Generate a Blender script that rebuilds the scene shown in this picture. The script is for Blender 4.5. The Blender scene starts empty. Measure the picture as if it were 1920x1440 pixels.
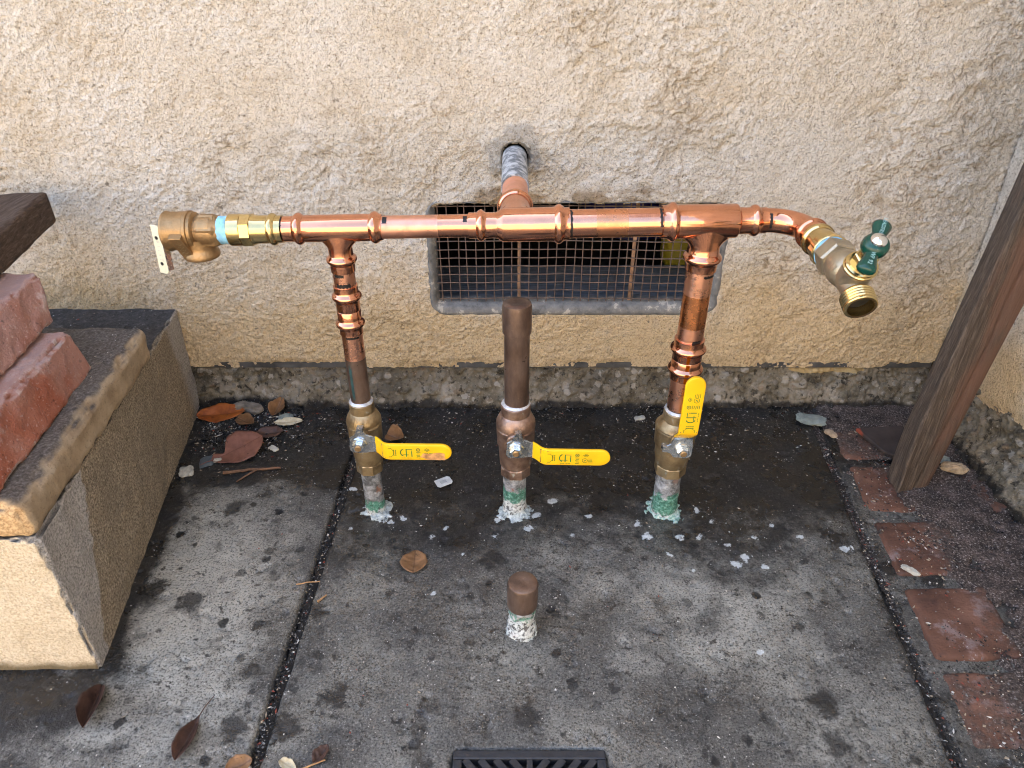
import bpy, math, random
import numpy as np
from mathutils import Vector, Matrix

S = bpy.context.scene
COL = S.collection
R = math.radians
random.seed(7)

# ------------------------------------------------------------------ camera
cam_d = bpy.data.cameras.new('camera')
cam_d.sensor_width = 36.0
cam_d.lens = 24.956
cam_d.clip_start = 0.01
cam_d.clip_end = 2000
cam = bpy.data.objects.new('camera', cam_d)
COL.objects.link(cam)
cam.location = (0, -0.946, 0.638)
cam.rotation_euler = (R(57.5), 0, 0)
S.camera = cam

# ------------------------------------------------------------------ sky, sun, exposure
SUN_EL, SUN_AZ = R(52), R(-20)          # the sun stands behind the house: the whole corner is in open shade
w = bpy.data.worlds.new('World')
S.world = w
w.use_nodes = True
wn = w.node_tree
bg = wn.nodes['Background']
sky = wn.nodes.new('ShaderNodeTexSky')
sky.sky_type = 'NISHITA'
sky.sun_disc = False
sky.sun_elevation = SUN_EL
sky.sun_rotation = SUN_AZ
sky.air_density = 1.0
sky.dust_density = 4.0
sky.ozone_density = 0.4
wn.links.new(sky.outputs[0], bg.inputs[0])
bg.inputs[1].default_value = 0.15
sd = bpy.data.lights.new('sun', 'SUN')
sd.energy = 4.0
sd.angle = R(0.5)
sd.color = (1.0, 0.95, 0.88)
sun = bpy.data.objects.new('sun', sd)
COL.objects.link(sun)
sv = Vector((math.sin(SUN_AZ) * math.cos(SUN_EL), math.cos(SUN_AZ) * math.cos(SUN_EL), math.sin(SUN_EL)))
sun.rotation_euler = sv.to_track_quat('Z', 'Y').to_euler()
sun.location = sv * 20
S.view_settings.view_transform = 'Standard'
S.view_settings.look = 'None'
S.view_settings.gamma = 1
S.view_settings.exposure = 2.92
S.cycles.max_bounces = 8
S.cycles.diffuse_bounces = 4
S.cycles.use_denoising = True
S.cycles.filter_width = 1.05

# ------------------------------------------------------------------ noise in numpy
def _hash(ix, iy, iz, seed):
    h = (ix.astype(np.int64) * 374761393 + iy.astype(np.int64) * 668265263 + iz.astype(np.int64) * 2147483647 + seed * 1274126177) & 0xFFFFFFFF
    h = ((h ^ (h >> 13)) * 1274126177) & 0xFFFFFFFF
    h = ((h ^ (h >> 16)) * 2246822519) & 0xFFFFFFFF
    h = h ^ (h >> 15)
    return (h & 0xFFFFFF) / float(0xFFFFFF)

def vn(x, y, z=None, seed=0):
    """value noise, -1..1"""
    x = np.asarray(x, float); y = np.asarray(y, float)
    two = z is None
    if two:
        z = np.zeros_like(x)
    x0, y0, z0 = np.floor(x), np.floor(y), np.floor(z)
    fx, fy, fz = x - x0, y - y0, z - z0
    fx = fx * fx * fx * (fx * (fx * 6 - 15) + 10); fy = fy * fy * fy * (fy * (fy * 6 - 15) + 10)
    if two:
        a = _hash(x0, y0, z0, seed); b = _hash(x0 + 1, y0, z0, seed)
        c = _hash(x0, y0 + 1, z0, seed); d = _hash(x0 + 1, y0 + 1, z0, seed)
        return ((a * (1 - fx) + b * fx) * (1 - fy) + (c * (1 - fx) + d * fx) * fy) * 2 - 1
    fz = fz * fz * (3 - 2 * fz)
    r = 0
    for k, wz in ((0, 1 - fz), (1, fz)):
        a = _hash(x0, y0, z0 + k, seed); b = _hash(x0 + 1, y0, z0 + k, seed)
        c = _hash(x0, y0 + 1, z0 + k, seed); d = _hash(x0 + 1, y0 + 1, z0 + k, seed)
        r = r + ((a * (1 - fx) + b * fx) * (1 - fy) + (c * (1 - fx) + d * fx) * fy) * wz
    return r * 2 - 1

def fbm(x, y, z=None, oct=4, seed=0, gain=0.5):
    s, a, t = 0, 1.0, 0
    ca, sa = math.cos(.6), math.sin(.6)
    for i in range(oct):
        s = s + a * vn(x, y, z, seed + i * 17)
        t += a
        a *= gain
        x, y = (x * ca - y * sa) * 2.03 + 11.3, (x * sa + y * ca) * 2.03 - 5.7
        if z is not None:
            z = z * 2.03 + 3.1
    return s / t

def worley(x, y, seed=0):
    """F1, F2 and the id of the nearest cell in 2D"""
    x0, y0 = np.floor(x), np.floor(y)
    f1 = np.full(x.shape, 9.0); f2 = np.full(x.shape, 9.0); idc = np.zeros(x.shape)
    zz = np.zeros_like(x0)
    for i in (-1, 0, 1):
        for j in (-1, 0, 1):
            cx, cy = x0 + i, y0 + j
            px = cx + _hash(cx, cy, zz, seed); py = cy + _hash(cx, cy, zz + 1, seed)
            d = np.hypot(px - x, py - y)
            m = d < f1
            f2 = np.where(m, f1, np.minimum(f2, d))
            idc = np.where(m, _hash(cx, cy, zz + 2, seed), idc)
            f1 = np.where(m, d, f1)
    return f1, f2, idc

def sst(a, b, x):
    t = np.clip((x - a) / (b - a), 0, 1)
    return t * t * (3 - 2 * t)

# ------------------------------------------------------------------ mesh helpers
ORG = {}
def empty(name, loc, parent=None):
    o = bpy.data.objects.new(name, None)
    o.empty_display_size = 0.02
    COL.objects.link(o)
    if parent is not None:
        o.parent = parent
        o.location = Vector(loc) - ORG[parent]
    else:
        o.location = loc
    ORG[o] = Vector(loc)
    return o

def tag(o, label=None, cat=None, group=None, kind=None):
    if label: o['label'] = label
    if cat: o['category'] = cat
    if group: o['group'] = group
    if kind: o['kind'] = kind
    return o

def link(name, me, parent=None, loc=None):
    """object from a mesh in world coordinates; the mesh is shifted to the origin of its parent (or to loc)"""
    o = bpy.data.objects.new(name, me)
    COL.objects.link(o)
    base = ORG[parent] if parent is not None else Vector((0, 0, 0))
    at = Vector(loc) if loc is not None else base
    if at.length:
        me.transform(Matrix.Translation(-at))
    if parent is not None:
        o.parent = parent
    o.location = at - base
    ORG[o] = at
    return o

class MB:
    def __init__(s):
        s.v, s.f, s.m = [], [], []
    def add(s, vs, fs, mi=0):
        b = len(s.v)
        s.v.extend([tuple(p) for p in vs])
        for f in fs:
            s.f.append(tuple(i + b for i in f)); s.m.append(mi)
        return s
    def mesh(s, name, mats, smooth=True, angle=35):
        me = bpy.data.meshes.new(name)
        me.from_pydata(s.v, [], s.f)
        if not isinstance(mats, (list, tuple)): mats = [mats]
        for m in mats: me.materials.append(m)
        me.polygons.foreach_set('material_index', s.m)
        me.polygons.foreach_set('use_smooth', [smooth] * len(s.f))
        me.update()
        if smooth: me.set_sharp_from_angle(angle=R(angle))
        return me
    def build(s, name, mats, parent=None, loc=None, smooth=True, angle=35):
        return link(name, s.mesh(name, mats, smooth, angle), parent, loc)
    # ---- shapes
    def lathe(s, prof, o, ax, n=40, phase=0.0, mi=None, jit=0.0):
        """prof: list of (distance along axis, radius[, material])"""
        ax = Vector(ax).normalized(); o = Vector(o)
        up = Vector((0, 0, 1)) if abs(ax.z) < .9 else Vector((0, -1, 0))
        e1 = (up - ax * up.dot(ax)).normalized(); e2 = ax.cross(e1)
        b = len(s.v)
        for p in prof:
            for k in range(n):
                a = 2 * math.pi * k / n + phase
                r = p[1] * (1 + (random.uniform(-jit, jit) if jit else 0))
                s.v.append(tuple(o + ax * p[0] + (e1 * math.cos(a) + e2 * math.sin(a)) * r))
        for i in range(len(prof) - 1):
            m = prof[i][2] if len(prof[i]) > 2 else (mi or 0)
            for k in range(n):
                k2 = (k + 1) % n
                s.f.append((b + i * n + k, b + i * n + k2, b + (i + 1) * n + k2, b + (i + 1) * n + k)); s.m.append(m)
        for e, i in ((0, 0), (1, len(prof) - 1)):
            if prof[i][1] > 1e-6:
                loop = [b + i * n + k for k in range(n)]
                s.f.append(tuple(loop if e else loop[::-1]))
                s.m.append((prof[max(0, i - e)][2] if len(prof[0]) > 2 else (mi or 0)))
        return s
    def tube(s, pts, rads, n=14, mi=0, closed_ends=True):
        pts = [Vector(p) for p in pts]
        if not hasattr(rads, '__len__'): rads = [rads] * len(pts)
        b = len(s.v); prev = None
        for i, p in enumerate(pts):
            t = (pts[min(i + 1, len(pts) - 1)] - pts[max(i - 1, 0)]).normalized()
            if prev is None:
                up = Vector((0, 0, 1)) if abs(t.z) < .9 else Vector((0, 1, 0))
                e1 = (up - t * up.dot(t)).normalized()
            else:
                e1 = (prev - t * prev.dot(t)).normalized()
            prev = e1; e2 = t.cross(e1)
            for k in range(n):
                a = 2 * math.pi * k / n
                s.v.append(tuple(p + (e1 * math.cos(a) + e2 * math.sin(a)) * rads[i]))
        for i in range(len(pts) - 1):
            for k in range(n):
                k2 = (k + 1) % n
                s.f.append((b + i * n + k, b + i * n + k2, b + (i + 1) * n + k2, b + (i + 1) * n + k)); s.m.append(mi)
        if closed_ends:
            s.f.append(tuple(b + k for k in range(n))[::-1]); s.m.append(mi)
            q = b + (len(pts) - 1) * n
            s.f.append(tuple(q + k for k in range(n))); s.m.append(mi)
        return s
    def prism(s, poly, o, ex, ey, h0, h1, mi=0, bev=0.0):
        """polygon in the plane (ex, ey), extruded along ex x ey from h0 to h1, optional bevel on the far face"""
        o, ex, ey = Vector(o), Vector(ex).normalized(), Vector(ey).normalized()
        ez = ex.cross(ey); n = len(poly)
        cx = sum(p[0] for p in poly) / n; cy = sum(p[1] for p in poly) / n
        def ring(h, ins):
            r = []
            for x, y in poly:
                d = math.hypot(x - cx, y - cy) or 1
                k = max(0, 1 - ins / d)
                r.append(o + ex * (cx + (x - cx) * k) + ey * (cy + (y - cy) * k) + ez * h)
            return r
        rings = [ring(h0, bev), ring(h0 + bev, 0), ring(h1 - bev, 0), ring(h1, bev)] if bev else [ring(h0, 0), ring(h1, 0)]
        b = len(s.v)
        for r in rings: s.v.extend([tuple(p) for p in r])
        for i in range(len(rings) - 1):
            for k in range(n):
                k2 = (k + 1) % n
                s.f.append((b + i * n + k, b + i * n + k2, b + (i + 1) * n + k2, b + (i + 1) * n + k)); s.m.append(mi)
        s.f.append(tuple(b + k for k in range(n))[::-1]); s.m.append(mi)
        q = b + (len(rings) - 1) * n
        s.f.append(tuple(q + k for k in range(n))); s.m.append(mi)
        return s
    def box(s, lo, hi, mi=0):
        (x0, y0, z0), (x1, y1, z1) = lo, hi
        return s.add([(x0, y0, z0), (x1, y0, z0), (x1, y1, z0), (x0, y1, z0), (x0, y0, z1), (x1, y0, z1), (x1, y1, z1), (x0, y1, z1)],
                     [(0, 3, 2, 1), (4, 5, 6, 7), (0, 1, 5, 4), (1, 2, 6, 5), (2, 3, 7, 6), (3, 0, 4, 7)], mi)
    def stroke(s, pts, wd, o, ex, ey, mi=0):
        """flat ribbon of width wd along 2D pts in plane (ex, ey) at o: printed line"""
        o, ex, ey = Vector(o), Vector(ex).normalized(), Vector(ey).normalized()
        for i in range(len(pts) - 1):
            a, c = Vector(pts[i]), Vector(pts[i + 1])
            d = (c - a)
            if d.length < 1e-9: continue
            d.normalize(); nn = Vector((-d.y, d.x)) * wd / 2
            e = d * wd * .2
            q = [a - e - nn, c + e - nn, c + e + nn, a - e + nn]
            s.add([o + ex * p.x + ey * p.y for p in q], [(0, 1, 2, 3)], mi)
        return s

def bead(x, w, r0, r1, n=8):
    """profile points of a pressed ring"""
    return [(x + w * (k / n - .5), r0 + (r1 - r0) * math.sin(math.pi * k / n)) for k in range(n + 1)]

def np_mesh(name, V, F, mats, smooth=True, attrs=None):
    me = bpy.data.meshes.new(name)
    V = np.ascontiguousarray(V, dtype=np.float32); F = np.ascontiguousarray(F, dtype=np.int32)
    k = F.shape[1]
    me.vertices.add(len(V)); me.vertices.foreach_set('co', V.ravel())
    me.loops.add(F.size); me.loops.foreach_set('vertex_index', F.ravel())
    me.polygons.add(len(F)); me.polygons.foreach_set('loop_start', np.arange(0, F.size, k, dtype=np.int32))
    me.polygons.foreach_set('use_smooth', np.full(len(F), smooth))
    if not isinstance(mats, (list, tuple)): mats = [mats]
    for m in mats: me.materials.append(m)
    for an, av in (attrs or {}).items():
        a = me.attributes.new(an, 'FLOAT', 'POINT'); a.data.foreach_set('value', np.ascontiguousarray(av, dtype=np.float32))
    me.update(calc_edges=True)
    me.validate()
    return me

def spaced(*spans):
    """grid lines: (start, end, step) spans joined"""
    out = []
    for a, b, st in spans:
        n = max(1, int(round(abs(b - a) / st)))
        out.append(np.linspace(a, b, n + 1)[(1 if out else 0):])
    return np.concatenate(out)

def grid_faces(nu, nv, keep=None, flip=False):
    i, j = np.meshgrid(np.arange(nu - 1), np.arange(nv - 1), indexing='ij')
    a = i * nv + j
    F = np.stack([a, a + nv, a + nv + 1, a + 1], -1)
    if flip: F = F[..., ::-1]
    F = F.reshape(-1, 4)
    return F if keep is None else F[keep.reshape(-1)]

def drop_loose(V, F, attrs=None):
    u, inv = np.unique(F.ravel(), return_inverse=True)
    return V[u], inv.reshape(F.shape), {k: a[u] for k, a in (attrs or {}).items()}

def rough_box(size, res, rad, amp=0.0, nscale=40, seed=0, corners=None, extra=None):
    """rounded box on a grid, displaced by noise; corners: 8 world corners (x fastest, then y, then z) for a trilinear warp"""
    sx, sy, sz = [v / 2 for v in size]
    n = [max(2, int(round(v / res))) for v in size]
    P, Q = [], []
    def face(ax, sg):
        a, b = [i for i in range(3) if i != ax]
        h = (sx, sy, sz)
        ua = np.linspace(-h[a], h[a], n[a] + 1); ub = np.linspace(-h[b], h[b], n[b] + 1)
        A, B = np.meshgrid(ua, ub, indexing='ij')
        p = np.zeros(A.shape + (3,)); p[..., a] = A; p[..., b] = B; p[..., ax] = sg * h[ax]
        base = sum(len(q) for q in P)
        P.append(p.reshape(-1, 3))
        flip = (sg > 0) != (ax == 1)
        F = grid_faces(n[a] + 1, n[b] + 1, flip=not flip)
        Q.append(F + base)
    for ax in range(3):
        for sg in (-1, 1): face(ax, sg)
    V = np.concatenate(P); F = np.concatenate(Q)
    key = np.round(V / (res * .05)).astype(np.int64)
    _, idx, inv = np.unique(key, axis=0, return_index=True, return_inverse=True)
    V = V[idx]; F = inv.reshape(-1)[F]
    lim = np.array([sx, sy, sz]) - rad
    inner = np.clip(V, -lim, lim)
    d = V - inner; L = np.linalg.norm(d, axis=1, keepdims=True); L[L < 1e-9] = 1
    N = d / L
    ins = (np.linalg.norm(d, axis=1) < 1e-9)
    V = inner + N * rad
    if amp:
        h = fbm(V[:, 0] * nscale, V[:, 1] * nscale, V[:, 2] * nscale, 4, seed)
        V = V + N * (h * amp)[:, None]
    if extra is not None:
        V = V + N * extra(V, N)[:, None]
    if corners is not None:
        C = np.array(corners, float)
        t = V / (np.array([sx, sy, sz]) * 2) + .5
        out = np.zeros_like(V)
        for k in range(8):
            wx = t[:, 0] if k & 1 else 1 - t[:, 0]
            wy = t[:, 1] if k & 2 else 1 - t[:, 1]
            wz = t[:, 2] if k & 4 else 1 - t[:, 2]
            out += (wx * wy * wz)[:, None] * C[k]
        V = out
    return V, F

def text_mesh(txt, size):
    cu = bpy.data.curves.new('lettering', 'FONT'); cu.body = txt; cu.size = size; cu.align_x = 'CENTER'; cu.align_y = 'CENTER'
    cu.resolution_u = 2
    o = bpy.data.objects.new('tmp', cu); COL.objects.link(o)
    dg = bpy.context.evaluated_depsgraph_get()
    me = bpy.data.meshes.new_from_object(o.evaluated_get(dg))
    bpy.data.objects.remove(o)
    return me

# ------------------------------------------------------------------ materials
def lin(r, g, b):
    f = lambda c: (c / 255 / 12.92) if c / 255 <= .04045 else ((c / 255 + .055) / 1.055) ** 2.4
    return (f(r), f(g), f(b), 1)

class NT:
    def __init__(s, name, base=(.5, .5, .5, 1), rough=.5, metal=0.0, spec=.5):
        s.mat = bpy.data.materials.new(name); s.mat.use_nodes = True
        s.t = s.mat.node_tree; s.b = s.t.nodes['Principled BSDF']
        s.b.inputs['Base Color'].default_value = base if len(base) == 4 else (*base, 1)
        s.b.inputs['Roughness'].default_value = rough
        s.b.inputs['Metallic'].default_value = metal
        s.b.inputs['Specular IOR Level'].default_value = spec
        s._c = {}
    def n(s, ty): return s.t.nodes.new(ty)
    def l(s, a, b): s.t.links.new(a, b)
    def co(s, kind='Object', scale=None):
        key = (kind, scale)
        if key in s._c: return s._c[key]
        if kind == 'World':
            o = s.n('ShaderNodeNewGeometry').outputs['Position']
        else:
            o = s.n('ShaderNodeTexCoord').outputs[kind]
        if scale:
            m = s.n('ShaderNodeMapping'); m.inputs['Scale'].default_value = scale; s.l(o, m.inputs['Vector']); o = m.outputs[0]
        s._c[key] = o
        return o
    def noise(s, scale, detail=3, rough=.55, co=None, dist=0.0):
        t = s.n('ShaderNodeTexNoise'); t.inputs['Scale'].default_value = scale; t.inputs['Detail'].default_value = detail
        t.inputs['Roughness'].default_value = rough; t.inputs['Distortion'].default_value = dist
        s.l(co or s.co(), t.inputs['Vector']); return t.outputs[0]
    def vor(s, scale, co=None, feat='F1', out=0, rnd=1.0):
        t = s.n('ShaderNodeTexVoronoi'); t.feature = feat; t.inputs['Scale'].default_value = scale
        t.inputs['Randomness'].default_value = rnd
        s.l(co or s.co(), t.inputs['Vector']); return t.outputs[out]
    def ramp(s, fac, stops, mode='LINEAR'):
        r = s.n('ShaderNodeValToRGB'); e = r.color_ramp.elements; r.color_ramp.interpolation = mode
        while len(e) < len(stops): e.new(.5)
        for k, (p, c) in enumerate(stops):
            e[k].position = p
            e[k].color = c if hasattr(c, '__len__') and len(c) == 4 else ((*c, 1) if hasattr(c, '__len__') else (c, c, c, 1))
        s.l(fac, r.inputs[0]); return r.outputs[0]
    def step(s, fac, a, b):
        """smooth 0..1 between a and b (a may exceed b)"""
        m = s.n('ShaderNodeMapRange'); m.interpolation_type = 'SMOOTHSTEP'
        m.inputs[1].default_value = a; m.inputs[2].default_value = b
        if a > b:
            m.inputs[1].default_value = b; m.inputs[2].default_value = a; m.inputs[3].default_value = 1; m.inputs[4].default_value = 0
        s.l(fac, m.inputs[0]); return m.outputs[0]
    def math(s, op, a, b=None, clamp=False):
        m = s.n('ShaderNodeMath'); m.operation = op; m.use_clamp = clamp
        for i, v in enumerate((a, b)):
            if v is None: continue
            if isinstance(v, (int, float)): m.inputs[i].default_value = v
            else: s.l(v, m.inputs[i])
        return m.outputs[0]
    def mix(s, fac, a, b, blend='MIX'):
        m = s.n('ShaderNodeMix'); m.data_type = 'RGBA'; m.blend_type = blend
        for i, v in ((0, fac), (6, a), (7, b)):
            if isinstance(v, (int, float)): m.inputs[i].default_value = v
            elif isinstance(v, (tuple, list)): m.inputs[i].default_value = v if len(v) == 4 else (*v, 1)
            else: s.l(v, m.inputs[i])
        return m.outputs[2]
    def attr(s, name):
        a = s.n('ShaderNodeAttribute'); a.attribute_name = name; return a.outputs['Fac']
    def xyz(s, co): 
        q = s.n('ShaderNodeSeparateXYZ'); s.l(co, q.inputs[0]); return q.outputs
    def color(s, c): s.l(c, s.b.inputs['Base Color']) if not isinstance(c, tuple) else None; return s
    def rough(s, r): s.l(r, s.b.inputs['Roughness']); return s
    def metal(s, r): s.l(r, s.b.inputs['Metallic']); return s
    def bump(s, hs, dist=.001, strength=1.0):
        b = s.n('ShaderNodeBump'); b.inputs['Strength'].default_value = strength; b.inputs['Distance'].default_value = dist
        s.l(hs, b.inputs['Height']); s.l(b.outputs[0], s.b.inputs['Normal']); return s

def simple(name, c, rough=.5, metal=0.0, spec=.5, var=.12, nscale=60, bump=0.0, bscale=400):
    m = NT(name, c, rough, metal, spec)
    f = m.noise(nscale, 4)
    d = tuple(max(0, v * (1 - var)) for v in c[:3]) + (1,); u = tuple(min(1, v * (1 + var)) for v in c[:3]) + (1,)
    m.color(m.ramp(f, [(.3, d), (.7, u)]))
    m.rough(m.ramp(m.noise(nscale * 1.7, 3), [(.3, max(.02, rough * .8)), (.7, min(1, rough * 1.25))]))
    if bump: m.bump(m.noise(bscale, 3), bump)
    return m.mat

def stucco_mat():
    m = NT('stucco', rough=.92, spec=.25)
    W = m.co('World'); z = m.xyz(W)[2]
    n1 = m.noise(7, 4, .6, W); n2 = m.noise(38, 4, .6, W)
    c = m.ramp(n1, [(.32, (.63, .55, .43)), (.5, (.69, .63, .53)), (.68, (.735, .69, .61))])
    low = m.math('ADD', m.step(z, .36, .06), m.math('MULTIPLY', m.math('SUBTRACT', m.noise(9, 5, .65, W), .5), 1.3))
    c = m.mix(m.math('MULTIPLY', m.step(low, .15, .9), .9), c, (.66, .50, .285))  # tan grows towards the foot: warm bounce glow put into the colour
    c = m.mix(m.math('MULTIPLY', m.step(n2, .56, .70), .30), c, (.46, .39, .30))
    c = m.mix(m.math('MULTIPLY', m.attr('edge'), .92), c, (.27, .18, .085))
    c = m.mix(m.math('MULTIPLY', m.attr('patch'), .75), c, (.40, .375, .33))
    sp = m.noise(230, 4, .7, W, .8)
    c = m.mix(m.math('MULTIPLY', m.step(sp, .44, .34), .6), c, (.24, .195, .135))  # dark specks put the micro-shadows of the grain into the colour
    gr = m.noise(300, 5, .8, W)
    c = m.mix(1.0, c, m.ramp(gr, [(.34, (.30, .26, .21)), (.42, (.82, .80, .76)), (.49, (1.0, 1.0, 1.0)), (.66, (1.10, 1.10, 1.10))]), 'MULTIPLY')
    pit = m.math('MULTIPLY', m.step(m.noise(95, 4, .65, W), .36, .28), .8)
    c = m.mix(pit, c, (.20, .17, .13))  # dark pits likewise colour in the shading of the relief
    m.color(c)
    h = m.math('ADD', m.math('MULTIPLY', m.noise(330, 3, .6, W), .7), m.math('MULTIPLY', m.noise(640, 2, .6, W), .45))
    m.bump(h, .0058, 1.0)
    return m.mat

def concrete_ground():
    m = NT('wet_concrete', rough=.6, spec=.5)
    W = m.co('World')
    c = m.ramp(m.noise(7, 8, .68, W, .3), [(.30, (.030, .029, .026)), (.43, (.080, .078, .070)), (.54, (.138, .135, .119)), (.66, (.213, .210, .182)), (.8, (.29, .285, .245))])
    pl = m.math('ADD', m.attr('pale'), m.math('MULTIPLY', m.math('SUBTRACT', m.noise(22, 7, .72, W), .5), 1.5))
    c = m.mix(m.math('MULTIPLY', m.step(pl, .15, .95), .85), c, (.40, .395, .345))
    g = m.noise(430, 3, .75, W)
    c = m.mix(m.math('MULTIPLY', m.step(g, .50, .38), .8), c, (.014, .0135, .012))
    c = m.mix(m.math('MULTIPLY', m.step(g, .57, .68), .65), c, (.33, .325, .30))
    blot = m.math('MAXIMUM', m.step(m.noise(60, 5, .65, W, .3), .585, .66), m.math('MULTIPLY', m.step(m.noise(15, 6, .68, W, .4), .56, .68), .7))
    c = m.mix(m.math('MULTIPLY', blot, .85), c, (.018, .016, .014))
    wv = m.n('ShaderNodeVectorMath'); wv.operation = 'MULTIPLY_ADD'
    nt_ = m.n('ShaderNodeTexNoise'); nt_.inputs['Scale'].default_value = 90; nt_.inputs['Detail'].default_value = 4; m.l(W, nt_.inputs['Vector'])
    m.l(nt_.outputs['Color'], wv.inputs[0]); wv.inputs[1].default_value = (.012, .012, .0); m.l(W, wv.inputs[2])
    pv = m.n('ShaderNodeTexVoronoi'); pv.inputs['Scale'].default_value = 52; m.l(wv.outputs[0], pv.inputs['Vector'])
    pc = m.n('ShaderNodeSeparateColor'); m.l(pv.outputs['Color'], pc.inputs[0])
    spot = m.math('MULTIPLY', m.step(pv.outputs['Distance'], .36, .24), m.math('MULTIPLY', m.step(pc.outputs[0], .46, .52), m.step(m.noise(9, 3, .6, W), .40, .56)))
    spot = m.math('MULTIPLY', spot, m.math('ADD', .30, m.math('MULTIPLY', pc.outputs[1], .7)))
    c = m.mix(spot, c, (.008, .0075, .007))
    pv2 = m.n('ShaderNodeTexVoronoi'); pv2.inputs['Scale'].default_value = 21
    wv2 = m.n('ShaderNodeVectorMath'); wv2.operation = 'MULTIPLY_ADD'
    nt2 = m.n('ShaderNodeTexNoise'); nt2.inputs['Scale'].default_value = 60; nt2.inputs['Detail'].default_value = 6; nt2.inputs['Roughness'].default_value = .7; m.l(W, nt2.inputs['Vector'])
    m.l(nt2.outputs['Color'], wv2.inputs[0]); wv2.inputs[1].default_value = (.05, .05, .0); m.l(W, wv2.inputs[2]); m.l(wv2.outputs[0], pv2.inputs['Vector'])
    pc2 = m.n('ShaderNodeSeparateColor'); m.l(pv2.outputs['Color'], pc2.inputs[0])
    sp2 = m.math('MULTIPLY', m.step(pv2.outputs['Distance'], .40, .20), m.step(pc2.outputs[0], .80, .84))
    c = m.mix(m.math('MULTIPLY', sp2, .85), c, (.010, .009, .008))
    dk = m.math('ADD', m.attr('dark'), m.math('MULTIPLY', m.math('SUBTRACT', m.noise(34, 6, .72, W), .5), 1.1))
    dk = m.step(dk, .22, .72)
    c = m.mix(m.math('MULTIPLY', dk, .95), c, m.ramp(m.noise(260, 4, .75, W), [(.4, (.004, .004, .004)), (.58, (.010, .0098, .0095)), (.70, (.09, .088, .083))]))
    wh = m.math('ADD', m.attr('white'), m.math('MULTIPLY', m.math('SUBTRACT', m.noise(150, 6, .78, W), .5), 2.6))
    c = m.mix(m.math('MULTIPLY', m.step(wh, .62, .90), .9), c, (.50, .545, .555))
    speck = m.step(m.vor(170, W, 'F1'), .16, .08)
    spm = m.math('MULTIPLY', speck, m.step(m.noise(30, 3, .6, W), .5, .62))
    c = m.mix(m.math('MULTIPLY', spm, .8), c, (.55, .54, .50))
    m.color(c)
    wet = m.step(m.noise(13, 5, .6, W), .42, .58)
    m.rough(m.math('SUBTRACT', .62, m.math('MULTIPLY', wet, .42)))
    h = m.math('ADD', m.math('MULTIPLY', g, .6), m.math('MULTIPLY', m.noise(150, 3, .6, W), .7))
    m.bump(h, .0015, 1.0)
    return m.mat

def foundation_mat():
    m = NT('rough_foundation_concrete', rough=.85, spec=.3)
    W = m.co('World')
    wv = m.n('ShaderNodeVectorMath'); wv.operation = 'MULTIPLY_ADD'
    nt_ = m.n('ShaderNodeTexNoise'); nt_.inputs['Scale'].default_value = 110; nt_.inputs['Detail'].default_value = 4; m.l(W, nt_.inputs['Vector'])
    m.l(nt_.outputs['Color'], wv.inputs[0]); wv.inputs[1].default_value = (.011, .011, .011); m.l(W, wv.inputs[2])
    WW = wv.outputs[0]
    v = m.vor(75, WW, 'F1', 1)
    q = m.n('ShaderNodeSeparateColor'); m.l(v, q.inputs[0])
    c = m.ramp(m.noise(26, 5, .65, W), [(.30, (.05, .042, .030)), (.43, (.14, .12, .083)), (.6, (.26, .23, .175)), (.8, (.42, .385, .32))])
    st = m.math('MULTIPLY', m.step(q.outputs[0], .60, .68), m.step(m.vor(75, WW, 'F1'), .50, .36))
    c = m.mix(m.math('MULTIPLY', m.step(m.noise(95, 5, .7, W), .47, .36), .85), c, (.018, .015, .011))
    c = m.mix(m.math('MULTIPLY', m.step(m.noise(13, 5, .65, W), .50, .64), .6), c, (.05, .042, .030))
    c = m.mix(m.math('MULTIPLY', st, .5), c, m.ramp(q.outputs[1], [(.1, (.20, .13, .075)), (.45, (.30, .27, .22)), (.8, (.46, .43, .37))]))
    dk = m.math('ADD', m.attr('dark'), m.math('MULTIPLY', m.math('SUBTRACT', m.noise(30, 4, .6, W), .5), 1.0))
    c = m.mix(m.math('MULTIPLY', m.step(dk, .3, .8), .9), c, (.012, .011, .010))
    c = m.mix(m.math('MULTIPLY', m.step(m.math('ADD', m.attr('paint'), m.math('MULTIPLY', m.math('SUBTRACT', m.noise(40, 4, .6, W), .5), .8)), .55, .65), .9), c, (.46, .34, .16))
    sp = m.step(m.noise(330, 3, .7, W), .62, .70)
    c = m.mix(m.math('MULTIPLY', sp, .6), c, (.5, .47, .42))
    m.color(c)
    m.bump(m.math('ADD', m.noise(240, 4, .65, W), m.math('MULTIPLY', m.noise(90, 3, .6, W), .8)), .0036, 1.0)
    return m.mat

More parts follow.
